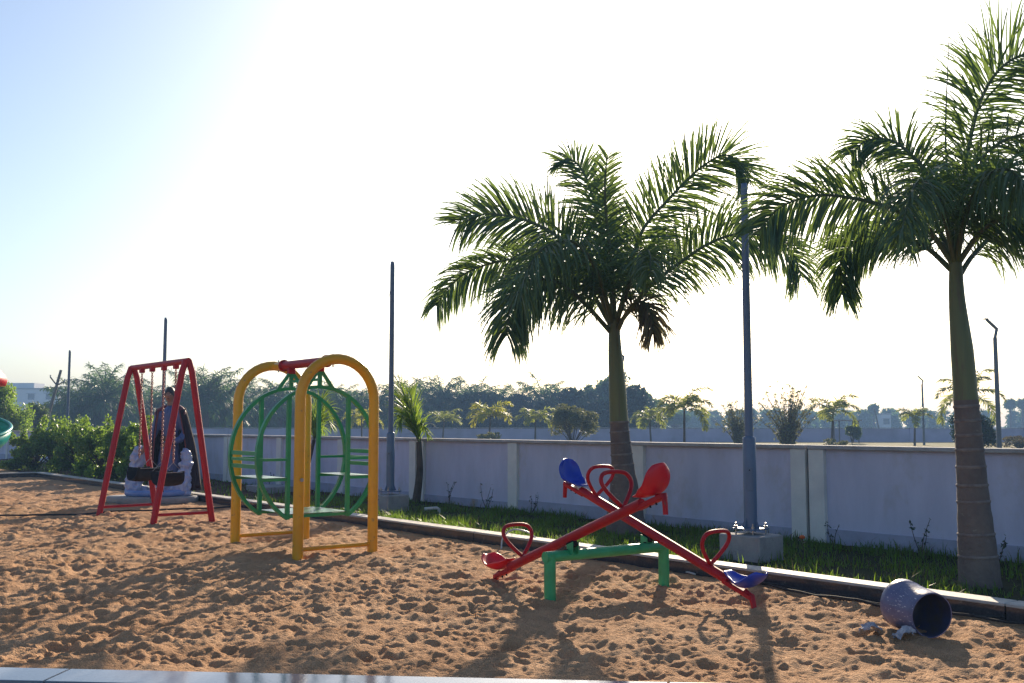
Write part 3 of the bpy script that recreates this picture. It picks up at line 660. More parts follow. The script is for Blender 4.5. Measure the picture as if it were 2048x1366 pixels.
# middle palm
Y1 = 12.6
palm1 = thing('palm_tree', 'palm tree with bulging base standing behind the seesaw in the middle', 'palm tree', far(1252, 1073, Y1))
pb1 = far(1252, 1078, Y1)
palm_trunk(palm1, [pb1, far(1250, 1010, Y1), far(1246, 940, Y1), far(1239, 860, Y1), far(1235, 780, Y1), far(1230, 700, Y1), far(1228, 640, Y1)],
           [.265, .215, .145, .118, .108, .085, .065], [.92, 1.06, 1.2, 1.3, 1.42], 1.44)
CAMUP = (0.1, -1.0, 0.25)
F1 = [
 ([(1232, 650, 0), (1250, 590, .02), (1280, 470, .1), (1338, 398, .15), (1397, 339, .15), (1448, 310, .1), (1482, 328, .05), (1500, 362, 0)], 95, .60, .18),
 ([(1228, 650, 0), (1221, 582, .1), (1204, 464, .25), (1184, 390, .4), (1164, 340, .5), (1140, 318, .55), (1118, 322, .6)], 95, .46, .3),
 ([(1230, 650, 0), (1226, 560, -.1), (1214, 449, -.3), (1210, 386, -.45), (1212, 335, -.55), (1216, 310, -.6)], 80, .34, .2),
 ([(1224, 655, 0), (1182, 545, -.2), (1123, 480, -.3), (1069, 447, -.35), (1006, 430, -.35), (959, 430, -.3), (915, 448, -.3)], 95, .56, .30),
 ([(1224, 655, 0), (1162, 556, .3), (1084, 519, .5), (1018, 519, .6), (948, 538, .6), (901, 570, .6), (872, 612, .6)], 95, .52, .9),
 ([(1222, 665, 0), (1162, 600, -.3), (1104, 560, -.7), (1052, 568, -.9), (1022, 610, -1.0), (1014, 672, -1.0)], 95, .62, .9),
 ([(1232, 655, 0), (1299, 574, .1), (1358, 527, .15), (1416, 488, .15), (1475, 468, .1), (1534, 474, 0), (1584, 505, 0), (1602, 552, 0)], 105, .60, .75),
 ([(1232, 668, 0), (1258, 618, -.2), (1285, 604, -.35), (1304, 630, -.45), (1306, 668, -.5)], 85, .40, 1.0),
 ([(1232, 650, 0), (1262, 560, -.5), (1290, 505, -1.0), (1300, 510, -1.4), (1300, 545, -1.7)], 85, .46, .6),
 ([(1226, 650, 0), (1195, 545, -.6), (1150, 485, -1.1), (1095, 492, -1.5), (1060, 530, -1.7), (1040, 590, -1.8)], 95, .58, .7),
 ([(1228, 650, 0), (1190, 570, .6), (1140, 540, 1.1), (1090, 560, 1.5), (1060, 610, 1.7)], 85, .55, .9),
 ([(1230, 650, 0), (1265, 540, .7), (1310, 480, 1.2), (1350, 490, 1.5), (1380, 530, 1.6)], 85, .5, .8),
]
for i, (pts, n, ln, dr) in enumerate(F1):
    frond(palm1, px_curve(pts, Y1), int(n * (2.3 if i in (0, 1, 3, 4, 5, 6) else 1.2)), ln * (1.22 if i in (0, 3, 6) else 1.18), .024, dr * 1.35 + .08, .17 if i != 7 else .3, .44 if i < 7 else .75, 100 + i, up=CAMUP if i < 8 else (0, 0, 1), stiff=.55, prof=lambda t: .45 + .6 * np.sin(np.pi * np.clip(t * .8 + .1, 0, 1)), mats=('palm_leaf_dry' if i == 7 else 'palm_leaf', 'rachis'), rr=(.032, .005))
# right palm
Y2 = 8.55
palm2 = thing('palm_tree', 'tall palm tree at the right edge with a ringed brown trunk beside the kerb', 'palm tree', far(1958, 1184, Y2))
palm_trunk(palm2, [far(1962, 1192, Y2), far(1954, 1090, Y2), far(1946, 990, Y2), far(1938, 880, Y2), far(1931, 790, Y2), far(1924, 700, Y2), far(1914, 600, Y2), far(1911, 525, Y2)],
           [.175, .150, .126, .108, .098, .092, .066, .052], [.30, .52, .72, .9, 1.06, 1.2, 1.32, 1.46, 1.57], 1.6)
F2 = [
 ([(1911, 535, 0), (1848, 450, -.1), (1779, 416, -.2), (1709, 397, -.25), (1629, 391, -.3), (1560, 415, -.3), (1518, 462, -.3)], 90, .48, .62),
 ([(1911, 530, 0), (1892, 440, .1), (1860, 358, .2), (1819, 306, .3), (1779, 280, .35), (1734, 281, .4), (1702, 310, .4)], 90, .38, .55),
 ([(1908, 545, 0), (1848, 492, .2), (1779, 468, .4), (1718, 480, .5), (1682, 520, .5), (1684, 590, .5)], 90, .40, .85),
 ([(1913, 525, 0), (1924, 400, .1), (1938, 290, .15), (1962, 198, .2), (2002, 136, .2), (2056, 108, .2), (2120, 125, .2), (2165, 180, .2)], 100, .55, .5),
 ([(1914, 530, 0), (1963, 463, -.2), (2018, 430, -.4), (2078, 420, -.5), (2140, 445, -.6), (2185, 510, -.6)], 90, .48, .7),
 ([(1914, 560, 0), (1948, 508, .2), (1998, 463, .4), (2060, 440, .5), (2125, 470, .6), (2155, 545, .6)], 90, .48, .9),
 ([(1910, 530, 0), (1888, 430, -.3), (1862, 372, -.6), (1838, 362, -.9), (1818, 400, -1.1), (1802, 470, -1.2)], 90, .42, .8),
 ([(1912, 530, 0), (1935, 420, -.4), (1975, 350, -.8), (2020, 340, -1.1), (2060, 380, -1.3)], 90, .45, .7),
 ([(1912, 530, 0), (1900, 440, .4), (1905, 370, .8), (1925, 330, 1.1), (1960, 320, 1.3), (2000, 350, 1.5)], 90, .45, .6),
 ([(1911, 530, 0), (1870, 450, .5), (1830, 420, .9), (1790, 430, 1.2), (1760, 470, 1.3)], 80, .42, .8),
 ([(1912, 530, 0), (1920, 420, -.1), (1955, 330, -.2), (2010, 280, -.3), (2075, 270, -.3), (2130, 310, -.4)], 90, .5, .5),
]
for i, (pts, n, ln, dr) in enumerate(F2):
    frond(palm2, px_curve(pts, Y2), int(n * (2.3 if i < 6 else 1.3)), ln * (1.22 if i < 6 else 1.15), .0185, dr * 1.4 + .1, .2, .46 if i < 6 else .75, 200 + i, up=CAMUP if i < 6 else (0, 0, 1), stiff=.55, prof=lambda t: .45 + .6 * np.sin(np.pi * np.clip(t * .8 + .1, 0, 1)), rr=(.026, .004))
MB().tube([Vector(p) for p in px_curve([(1911, 530, 0), (1900, 400, 0), (1891, 274, 0), (1898, 72, 0)], Y2, 14)], list(np.linspace(.018, .003, 14)), 6).build('spear_leaf', 'palm_leaf', palm2)

# young palms with tied-up fronds in front of the wall
def tied_palm(label, base, crown, Y, fr, seed, trunk_r):
    o = thing('young_palm', label, 'palm tree', base, 'young palms with tied fronds by the wall')
    ax_ = smooth_line([base + V(0, 0, -.05), base + (crown - base) * .5 + V(.04, 0, 0), crown], 14)
    MB().tube([Vector(p) for p in ax_], list(np.linspace(trunk_r, trunk_r * .6, 14)), 12).build('trunk', 'bark', o)
    for i, (pts, n, ln, dr) in enumerate(fr):
        frond(o, px_curve(pts, Y, 20), int(n * 1.0), ln * 1.25, .022, dr * .45, .12, .55, seed + i, mats=('palm_young', 'rachis'), rr=(.012, .003), stiff=1.7)
bq = ns(9.85, 14.62, .05)
tied_palm('leaning young palm with bundled bright fronds right of the middle lamp post', bq, far(838, 884, bq.y), bq.y, [
    ([(840, 890, 0), (826, 840, -.05), (810, 795, -.1), (798, 757, -.1)], 40, .42, 1.1), ([(838, 888, 0), (818, 835, .1), (804, 800, .15), (794, 775, .2)], 40, .42, 1.3),
    ([(840, 888, 0), (830, 830, 0), (822, 800, .05), (818, 778, .1)], 36, .40, 1.3), ([(840, 888, 0), (826, 850, -.15), (808, 830, -.25), (800, 850, -.3)], 36, .38, 1.2),
    ([(842, 888, 0), (838, 850, -.1), (846, 850, -.2), (858, 872, -.25)], 26, .26, 1.0), ([(838, 888, 0), (820, 842, .1), (806, 822, .2), (797, 840, .25)], 34, .36, 1.3),
    ([(839, 888, 0), (828, 835, -.05), (815, 805, -.1), (806, 800, -.15)], 34, .34, 1.2)], 300, .075)
bq2 = ns(9.8, 18.9, .05)
tied_palm('young palm with bundled fronds seen through the green cabin', bq2, far(628, 880, bq2.y), bq2.y, [
    ([(628, 885, 0), (632, 840, 0), (642, 805, 0), (655, 785, 0)], 34, .40, 1.1), ([(628, 885, 0), (636, 835, .1), (650, 815, .15), (662, 830, .2)], 34, .42, 1.0),
    ([(628, 885, 0), (625, 840, -.1), (618, 810, -.15), (612, 800, -.2)], 30, .36, 1.2), ([(628, 885, 0), (638, 850, -.1), (652, 838, -.15), (664, 855, -.2)], 30, .36, 1.0),
    ([(628, 885, 0), (632, 855, .1), (640, 850, .2), (648, 865, .3)], 26, .3, 1.0)], 330, .06)

# generic palm meshes for the field and the grove
def arch_palm(name, label, base, h_tr, nfr, flen, leafn, ll, lw, mats, seed, group, el=(15, 80), droop=1.6, tr=.07, ldroop=.5, plume=.3, trunkmat='bark', lmul=1.9, fsc=1.1, segs=4, leaf_t0=.15):
    r = np.random.default_rng(seed); o = thing(name, label, 'palm tree', base, group); base = Vector(base)
    top = base + V(r.uniform(-.08, .08) * h_tr, 0, h_tr)
    MB().tube([base + V(0, 0, -.1), base.lerp(top, .25), base.lerp(top, .7), top], [tr * 1.35, tr, tr * .9, tr * .7], 10).build('trunk', trunkmat, o)
    for i in range(nfr):
        az = 2 * math.pi * (i * .381966 + r.uniform(-.03, .03)); e0 = R(el[0] + (el[1] - el[0]) * (1 - i / nfr) + r.uniform(-6, 6)); L_ = flen * fsc * r.uniform(.82, 1.1); pts = []; p = np.array(top); e = e0; k = 14
        for j in range(k):
            pts.append(p.copy()); t = j / (k - 1); e = e0 - droop * t ** 1.4 * r.uniform(.95, 1.05)
            p = p + np.array([math.cos(az) * math.cos(e), math.sin(az) * math.cos(e), math.sin(e)]) * L_ / (k - 1)
        frond(o, np.array(pts), int(leafn * lmul), ll * fsc, lw, ldroop, leaf_t0, plume, seed * 50 + i, mats=mats, rr=(tr * .28, tr * .06), segs=segs)
    return o
def fbase(u, Y): p = far(u, 850, Y); return V(p.x, Y, -.09)
FG = 'young palms in the field beyond the wall'
arch_palm('field_palm', 'small dark green palm in the field right of the tied young palm', fbase(885, 84), 1.7, 9, 1.75, 22, .5, .075, ('palm_field', 'rachis'), 41, FG, (20, 75))
arch_palm('field_palm', 'yellow-leaved young palm in the field above the wall', fbase(978, 69), 2.0, 10, 1.9, 26, .55, .075, ('palm_yellow', 'rachis'), 42, FG, (15, 70), 2.1)
arch_palm('field_palm', 'small palm left of the big round shrub behind the wall', fbase(1070, 76), 1.9, 9, 1.7, 22, .5, .075, ('palm_field', 'rachis'), 43, FG, (15, 70), 1.9)
arch_palm('field_palm', 'short palm with drooping yellowish fronds right of the middle palm trunk', fbase(1302, 76), 1.9, 9, 1.8, 22, .5, .075, ('palm_field', 'rachis'), 44, FG, (10, 70), 2.2)
arch_palm('field_palm', 'taller field palm with wide arching fronds left of the tall lamp post', fbase(1368, 56), 2.35, 11, 2.0, 28, .5, .06, ('palm_field', 'rachis'), 45, FG, (5, 75), 2.0)
arch_palm('field_palm', 'field palm right of the sparse upright shrub behind the wall', fbase(1662, 63), 2.3, 9, 1.9, 26, .5, .065, ('palm_field', 'rachis'), 46, FG, (10, 75), 1.9)
arch_palm('field_palm', 'little palm beside the small distant street lamp', fbase(1828, 72), 2.0, 8, 1.4, 20, .42, .07, ('palm_field', 'rachis'), 47, FG, (10, 75), 1.9)
arch_palm('field_palm', 'tall field palm rising behind the right palm trunk', fbase(1938, 52), 3.0, 10, 2.1, 30, .5, .06, ('palm_field', 'rachis'), 48, FG, (-20, 80), 1.9)
arch_palm('field_palm', 'yellowish palm partly hidden by the right yellow arch', fbase(724, 80), 1.9, 9, 1.9, 22, .5, .075, ('palm_yellow', 'rachis'), 49, FG, (15, 70), 2.1)

# oil palm grove
GR = 'oil palms of the grove behind the field'
protos = []
for k in range(4):
    r = random.Random(k)
    protos.append(arch_palm('grove_palm', 'dark oil palm in the hazy grove behind the field', (0, 0, 0), 3.0 + .5 * k, 26, 4.6, 42, 1.15, .085, ('grove_leaf', 'rachis'), 60 + k, GR, (-30, 86), 1.35, tr=.3, ldroop=.9, plume=.5, lmul=1.0, fsc=1.0, segs=2, leaf_t0=.10))
TOP = [max(float(np.array([v_.co.z for v_ in ch_.data.vertices]).max()) for ch_ in p_.children) for p_ in protos]
spots = [(150, 758, 90), (172, 738, 92), (208, 722, 88), (246, 742, 94), (282, 768, 98), (330, 762, 100), (372, 740, 96), (412, 724, 92), (446, 733, 94), (486, 762, 100),
         (522, 765, 104), (560, 748, 104), (600, 772, 108), (640, 764, 112), (676, 762, 108), (712, 772, 112), (756, 764, 112), (800, 746, 112), (842, 752, 116), (882, 747, 118),
         (922, 753, 118), (958, 750, 122), (998, 766, 122), (1036, 764, 126), (1086, 745, 124), (1126, 768, 128), (1160, 772, 128), (190, 770, 104), (300, 775, 108), (430, 765, 106), (580, 785, 120), (740, 785, 124), (860, 778, 128), (980, 785, 130), (1060, 785, 132)]
rr_ = random.Random(5); usedp = set()
for i, (u, v, Y) in enumerate(spots):
    k = i % 4; o = protos[k] if k not in usedp else copy_tree(protos[k]); usedp.add(k)
    H_ = 1.4 + (850 - v) / F * Y + .15; p = fbase(u, Y); s_ = H_ / TOP[k]
    o.location = p; o.scale = (s_ * rr_.uniform(.95, 1.1),) * 2 + (s_,); o.rotation_euler = (0, 0, rr_.uniform(0, 6.28))

# ------------------------------------------------------------------ leafy plants
def leaf_cloud(blobs, n, size, seed, shell=.55, flat=.5, bottom=None):
    r = np.random.default_rng(seed); B = np.array([(*c_, *( (q_,) * 3 if np.isscalar(q_) else q_)) for c_, q_ in blobs]); vol = B[:, 3] * B[:, 4] * B[:, 5]; pick = r.choice(len(B), n, p=vol ** .75 / (vol ** .75).sum())
    d = r.normal(0, 1, (n, 3)); d /= np.linalg.norm(d, axis=1)[:, None]; rad = (shell + (1 - shell) * r.random(n)) * r.choice([1, 1, .8, 1.06], n)
    p = B[pick, :3] + d * rad[:, None] * B[pick, 3:]
    if bottom is not None: p[:, 2] = np.maximum(p[:, 2], bottom + r.uniform(0, .25, n))
    a = r.normal(0, 1, (n, 3)) + d * .5; a[:, 2] += flat * .2; a /= np.linalg.norm(a, axis=1)[:, None]; b = np.cross(a, r.normal(0, 1, (n, 3))); b /= np.linalg.norm(b, axis=1)[:, None]; s_ = size * r.uniform(.6, 1.35, n)[:, None]
    v = np.stack([p - a * s_, p + b * s_ * .42 , p + a * s_, p - b * s_ * .42], 1).reshape(-1, 3)
    return v, np.arange(4 * n).reshape(n, 4)
def lumpy(c_, rx, ry, rz, k, seed, rl=.45):
    r = random.Random(seed); out = []
    for i in range(k):
        a_ = r.uniform(0, 6.283); e_ = math.asin(r.uniform(-.55, 1)); q_ = r.uniform(.45, .85)
        out.append(((c_[0] + rx * q_ * math.cos(a_) * math.cos(e_), c_[1] + ry * q_ * math.sin(a_) * math.cos(e_), c_[2] + rz * q_ * math.sin(e_)), tuple(rl * r.uniform(.7, 1.25) * x_ for x_ in (rx, ry, rz))))
    return out
def shrub(name, label, cat, base, rx, rz, n, leaf, m, seed, group=None, ry=None, k=12, stem=.25, trunk_r=.03, rl=.42, extra=None):
    base = Vector(base); ry = ry or rx * .85; c_ = (base.x, base.y, base.z + stem + rz); bl_ = lumpy(c_, rx, ry, rz, k, seed, rl)
    if extra: bl_ += extra
    o = thing(name, label, cat, base, group); r = random.Random(seed); m_ = MB()
    for (q_, s_) in bl_[:k]:
        mid_ = base.lerp(Vector(q_), .5) + V(r.uniform(-.1, .1) * rx, 0, .12 * rz); st_ = base + V(r.uniform(-.04, .04), r.uniform(-.04, .04), 0)
        m_.tube([st_ - V(0, 0, .1), base + V(0, 0, stem * .6), mid_, Vector(q_)], [trunk_r, trunk_r * .9, trunk_r * .5, trunk_r * .18], 6)
    m_.build('trunk' if cat == 'tree' else 'stem', 'bark', o)
    v, f = leaf_cloud(bl_, n, leaf, seed, bottom=base.z + .02)
    np_mesh('crown' if cat == 'tree' else 'foliage', v, f, m, o); return o
# bright hedge shrubs in front of the wall at the far left
HG = 'bright green shrubs in front of the wall'
hb = [(70, 26.5+4, .7, .62, 'low bright shrub at the left end of the hedge, beside the teal slide'), (108, 30.5, .85, .78, 'rounded bright green shrub just left of the leftmost lamp post'),
      (160, 28.6, .8, .74, 'bright green shrub just right of the leftmost lamp post'), (205, 26.6, .72, .72, 'dense green shrub behind the left leg of the red swing'),
      (255, 25.2, .72, .80, 'tall green shrub seen inside the red swing frame'), (292, 23.9, .5, .55, 'pale sparse shrub left of the statue')]
for i, (u, Y, rx, rz, lb) in enumerate(hb):
    p = far(u, 930, Y); shrub('shrub', lb, 'shrub', (p.x, Y, .04), rx * 1.12, rz * .86, 9000, .05, 'bush_leaf', 500 + i, HG, k=30, stem=.10, rl=.27, extra=[((p.x + random.uniform(-1, 1) * rx, Y + random.uniform(-.5, .5) * rx, .1 + rz * random.uniform(1.2, 1.85)), (.12, .12, random.uniform(.15, .3))) for _ in range(12)] + [((p.x + random.uniform(-1, 1) * rx, Y + random.uniform(-.6, .6) * rx, random.uniform(.1, .5)), .22) for _ in range(8)])
# trees and bushes beyond the wall
shrub('broadleaf_tree', 'bright green leafy tree at the left edge below the red slide roof', 'tree', fbase(2, 46), 1.25, 1.35, 7000, .075, 'bush_leaf', 520, k=18, stem=.6, trunk_r=.09)
shrub('broadleaf_tree', 'dark green tree in front of the white building', 'tree', fbase(68, 62), .95, 1.15, 4500, .09, 'tree_leaf', 521, k=14, stem=.6, trunk_r=.08)
shrub('broadleaf_tree', 'hazy tree below the leaning utility pole', 'tree', fbase(112, 120), 1.9, 1.9, 3000, .2, 'tree_leaf', 522, k=12, stem=.6, trunk_r=.1)
shrub('field_bush', 'big round olive shrub behind the wall left of the middle palm', 'shrub', fbase(1145, 60), 1.6, 1.4, 6500, .08, 'bush_olive', 523, k=30, stem=.25, trunk_r=.035, rl=.27)
shrub('field_bush', 'leafy bush at the foot of the yellow palm', 'shrub', fbase(980, 67), 1.0, .5, 1800, .08, 'bush_olive', 524, k=10, stem=.1)
shrub('field_bush', 'small round green bush behind the wall near the shelter', 'shrub', fbase(1703, 78), .85, .68, 2600, .08, 'tree_leaf', 525, k=10, stem=.15)
shrub('field_bush', 'low brown scrub bush at the right edge beyond the wall', 'shrub', fbase(2034, 60), 1.5, .42, 2200, .08, 'scrub', 526, k=12, stem=.05)
shrub('field_bush', 'low leafy clump under the field palm near the shelter', 'shrub', fbase(1668, 62), .8, .28, 800, .08, 'bush_olive', 531, k=8, stem=.03)
def sparse_shrub(label, base, h, spread, nb, seed, leafm, leaf=.07, per=26):
    base = Vector(base); r = random.Random(seed); o = thing('sparse_shrub', label, 'shrub', base); m_ = MB(); pts = []
    for i in range(nb):
        a_ = r.uniform(0, 6.283); sp = spread * r.uniform(.15, 1) ** .8; hh = h * (1 - .45 * (sp / spread) ** 1.5) * r.uniform(.7, 1.02)
        tip = base + V(math.cos(a_) * sp, math.sin(a_) * sp * .8, hh); md_ = base.lerp(tip, .5) + V(-math.cos(a_), -math.sin(a_), 0) * sp * .18
        cv = smooth_line([base + V(0, 0, -.1), base.lerp(md_, .5), md_, tip], 10); m_.tube([Vector(q_) for q_ in cv], list(np.linspace(.03, .006, 10)), 5)
        for j in range(per):
            t = r.uniform(.3, 1.0); q_ = cv[min(9, int(t * 9))]; pts.append(((q_[0] + r.gauss(0, .05), q_[1] + r.gauss(0, .05), q_[2] + r.gauss(0, .05)), .10))
        for j in range(5):
            t = r.uniform(.35, .9); q_ = Vector(cv[int(t * 9)]); e_ = q_ + V(r.uniform(-.4, .4), r.uniform(-.3, .3), r.uniform(.05, .45)); m_.tube([q_, e_], [.009, .004], 4); pts.append((tuple(e_), .12)); pts.append((tuple(q_.lerp(e_, .6)), .1))
    m_.build('stem', 'bark', o); v, f = leaf_cloud(pts, nb * per * 2, leaf, seed, shell=.2); np_mesh('foliage', v, f, leafm, o); return o
sparse_shrub('sparse spreading shrub just left of the tall lamp post, behind the wall', fbase(1476, 62), 4.1, 1.9, 40, 527, 'bush_olive', .075, 36)
sparse_shrub('tall sparse upright shrub just right of the tall lamp post', fbase(1575, 52), 5.2, 2.3, 52, 528, 'bush_olive', .07, 36)
# clipped dark evergreen behind the right palm
tp = fbase(1946, 46); o = thing('clipped_evergreen', 'dense dark evergreen bush behind the right palm trunk', 'shrub', tp)
MB().tube([tp - V(0, 0, .1), tp + V(0, 0, 1.6)], [.08, .03], 8).build('stem', 'bark', o)
v, f = leaf_cloud(lumpy((tp.x, tp.y, 1.15), 1.05, 1.0, 1.1, 26, 9, .42), 9000, .07, 529, bottom=-.05); np_mesh('foliage', v, f, 'topiary_leaf', o)
# hazy broadleaf trees behind
BT = 'hazy broadleaf trees behind the field wall'
for i, (u, vt, Y, wpx, lb) in enumerate([(1222, 737, 132, 46, 'tallest hazy round tree behind the middle palm trunk'), (1188, 765, 136, 34, 'hazy tree left of the tallest round tree'), (1274, 768, 134, 36, 'hazy tree right of the middle palm trunk'),
                                          (1312, 800, 140, 34, 'lower hazy tree at the right end of the grove'), (1350, 822, 190, 30, 'faint low tree behind the wide arching field palm')]):
    H_ = 1.4 + (850 - vt) / F * Y; rx = wpx / F * Y
    shrub('broadleaf_tree', lb, 'tree', fbase(u, Y), rx, H_ * .36, 5000, .24, 'grove_leaf', 540 + i, BT, k=20, stem=H_ * .26, trunk_r=.2, rl=.36)
# far wood masses
def wood(name, label, u0, u1, Y, dY, h0, h1, n, leaf, m, seed, sp_=2.2):
    r = np.random.default_rng(seed); x0 = far(u0, 850, Y).x; x1 = far(u1, 850, Y).x; k = int((x1 - x0) / sp_) + 2; bl_ = []
    for i in range(k):
        h_ = r.uniform(h0, h1); x_ = x0 + (x1 - x0) * (i + r.uniform(-.4, .4)) / k; y_ = Y + r.uniform(0, dY)
        for z_ in np.arange(.6, h_, 1.3): bl_.append(((x_ + r.uniform(-.6, .6), y_, z_), (r.uniform(1.2, 2.2), 1.4, min(1.3, h_ - z_ + .5))))
    v, f = leaf_cloud(bl_, n, leaf, seed, shell=.35, bottom=-.08); ob = np_mesh(name, v, f, m); ob['kind'] = 'stuff'; ob['label'] = label; ob['category'] = 'undergrowth'
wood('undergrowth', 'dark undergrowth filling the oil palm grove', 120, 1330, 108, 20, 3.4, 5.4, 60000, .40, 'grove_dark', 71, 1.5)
wood('distant_wood', 'pale distant line of trees on the right horizon', 1300, 2250, 250, 40, 3.4, 5.6, 80000, .45, 'grove_leaf', 72, 1.1)
wood('distant_wood', 'pale distant trees at the left behind the shrubs', -250, 170, 170, 30, 2.6, 4.0, 12000, .5, 'grove_leaf', 73)
# palmyra palms on the right horizon
def fan_palm(u, vt, Y, label):
    H_ = 1.4 + (850 - vt) / F * Y; b = fbase(u, Y); o = thing('fan_palm', label, 'palm tree', b, 'fan palms on the right horizon'); b = Vector(b)
    MB().tube([b, b + V(0, 0, H_ - 1.2)], [.3, .2], 8).build('trunk', 'bark', o)
    v, f = leaf_cloud([((b.x, b.y, b.z + H_ - 1.2), (1.25, 1.25, 1.15))], 420, .6, int(u), shell=.5); np_mesh('crown', v, f, 'grove_leaf', o)
fan_palm(2022, 798, 230, 'left one of two round-headed palms on the right horizon'); fan_palm(2046, 797, 232, 'right one of two round-headed palms on the right horizon'); fan_palm(1748, 808, 240, 'round-headed palm on the horizon above the round green bush')

# ------------------------------------------------------------------ far buildings and poles
def house(name, label, u0, u1, vt, Y, dep, rows, cols, step):
    x0, x1 = far(u0, 850, Y).x, far(u1, 850, Y).x; H_ = 1.4 + (850 - vt) / F * Y; o = thing(name, label, 'building', ((x0 + x1) / 2, Y, -.09)); w_ = x1 - x0
    MB().box(((x0 + x1) / 2, Y + dep / 2, H_ / 2 - .05), (w_, dep, H_ - .1)).build('wall', 'building_white', o)
    MB().box(((x0 + x1) / 2, Y + dep / 2, H_ + .05), (w_ + .5, dep + .5, .3)).build('parapet', 'roof_grey', o)
    if step: MB().box((x0 + w_ * .36, Y + dep / 2, H_ + .85), (w_ * .5, dep * .6, 1.3)).build('stair_block', 'building_white', o)
    for i in range(rows):
        for j in range(cols):
            xx = x0 + w_ * (j + .5) / cols; zz = H_ - 1.9 - i * 3.1
            wn = MB().box((xx, Y - .03, zz), (1.5, .12, 1.3)).build('window', 'window_dark', o)
            MB().box((xx, Y - .3, zz + .8), (1.9, .6, .1)).build('sunshade', 'roof_grey', wn)
house('white_building', 'flat-roofed white building beyond the trees at the far left', -30, 114, 778, 240, 9, 3, 4, True)
house('white_house', 'tiny pale house on the right horizon', 1764, 1782, 828, 245, 4, 1, 1, False)
sh = thing('shelter', 'small flat-roofed shelter in the field behind the round bush', 'shelter', fbase(1692, 84)); c_ = fbase(1692, 84)
MB().box((c_.x, c_.y, 1.78), (2.1, 1.8, .12)).build('roof', 'roof_grey', sh)
for i in (-1, 1):
    for j in (-1, 1): MB().tube([V(c_.x + .8 * i, c_.y + .7 * j, -.1), V(c_.x + .8 * i, c_.y + .7 * j, 1.74)], .05, 6).build('post', 'wood_pole', sh)
up_ = thing('utility_pole', 'leaning utility pole with crossarms above the left shrubs', 'utility pole', fbase(80, 70))
pa, pb_ = far(80, 870, 70), far(122, 740, 70); pa.z = -.1
MB().tube([pa, pb_], [.13, .09], 10).build('pole', 'wood_pole', up_)
q_ = pa.lerp(pb_, .80)
MB().tube([q_, q_ + V(-.45, 0, .55)], .05, 6).build('crossarm', 'wood_pole', up_); MB().tube([q_, q_ + V(.55, 0, .25)], .05, 6).build('crossarm', 'wood_pole', up_)
MB().tube([q_ + V(-.46, 0, .54), q_ + V(-.46, 0, .72)], .05, 6).build('insulator', 'pvc', up_); MB().tube([q_ + V(.55, 0, .26), q_ + V(.55, 0, .44)], .05, 6).build('insulator', 'pvc', up_)
tilted = thing('utility_pole', 'thin tilted pole standing on the right horizon', 'utility pole', fbase(1754, 150)); a_ = far(1758, 853, 150); MB().tube([a_ - V(0, 0, .5), far(1749, 817, 150)], [.12, .1], 8).build('pole', 'wood_pole', tilted)

# ------------------------------------------------------------------ statue
sp = at(312, 997); SX, SY = sp.x + .20, 18.55
pl = thing('statue_plinth', 'low pale oval concrete plinth under the statue', 'plinth', (SX, SY, 0))
m = MB(); prof = [(0.0, .0), (.80, .0), (.83, .02), (.83, .10), (.81, .125), (0, .125)]
m.lathe(prof, 40, (SX, SY, -.02), sx=1.0, sy=.62); m.build('slab', 'concrete', pl)
ib = thing('rock_throne', 'blue and white painted ice-like rock seat on the plinth', 'rock', (SX, SY, .105))
rb = random.Random(3); Z0 = .10
m = MB()
def lump(pts): 
    for (x_, y_, z_, r_) in pts: m.ball((SX + .10 + x_, SY + y_, Z0 + z_), (r_, r_ * .8, r_ * 1.1), 12, 8)
lump([(-.43, -.05, .12, .17), (-.44, -.02, .28, .16), (-.43, 0, .42, .145), (-.42, .02, .55, .125), (-.39, .02, .70, .145), (-.36, .02, .80, .125), (-.42, .02, .64, .11)])
lump([(.45, -.05, .12, .18), (.47, -.02, .28, .16), (.49, 0, .42, .14), (.50, 0, .55, .12), (.50, .02, .68, .105), (.48, .02, .77, .10), (.30, -.08, .12, .17), (.36, -.06, .26, .15), (.18, -.1, .1, .13)])
lump([(-.25, .05, .04, .13), (0, .1, .05, .15), (.12, .1, .06, .15)])
rock = m.build('rock', 'ice_paint', ib)
md = rock.modifiers.new('r', 'REMESH'); md.mode = 'VOXEL'; md.voxel_size = .022; md.use_smooth_shade = True
tx = bpy.data.textures.new('lumps', 'CLOUDS'); tx.noise_scale = .07
md = rock.modifiers.new('d', 'DISPLACE'); md.texture = tx; md.strength = .11; md.texture_coords = 'LOCAL'
MB().tube([Vector(q_) for q_ in smooth_line([V(SX - .42, SY - .1, .17), V(SX - .22, SY - .30, .165), V(SX + .1, SY - .34, .165), V(SX + .4, SY - .30, .165), V(SX + .60, SY - .12, .17)], 20)], .058, 12).build('front_lip', 'ice_blue', ib)
fx, fy = SX + .235, SY + .16                         # figure's foot point
stt = thing('statue', 'painted statue of a standing man in a blue robe and dark cloak behind the swing', 'statue', (fx, fy, .15))
def fig(dx, dy, z): return V(fx + dx, fy + dy, z)
HS = 2.13
m = MB()
m.lathe([(0, .15), (.25, .15), (.24, .4), (.21, .75), (.175, 1.0), (.15, 1.15), (.17, 1.3), (.19, 1.48), (.185, 1.6), (.14, 1.69), (.07, 1.74), (.06, 1.80), (0, 1.82)], 28, (fx, fy, 0), sx=1.0, sy=.68)
for s_ in (-1, 1):
    m.tube([fig(.0 + .15 * s_, 0, 1.60), fig(.215 * s_, 0, 1.58), fig(.25 * s_, -.01, 1.42), fig(.29 * s_, -.02, 1.26)] + ([fig(-.34, -.08, 1.12), fig(-.39, -.16, 1.02)] if s_ < 0 else [fig(.25, -.16, 1.14), fig(.12, -.27, 1.08)]), [.07, .085, .078, .072, .066, .06], 14)
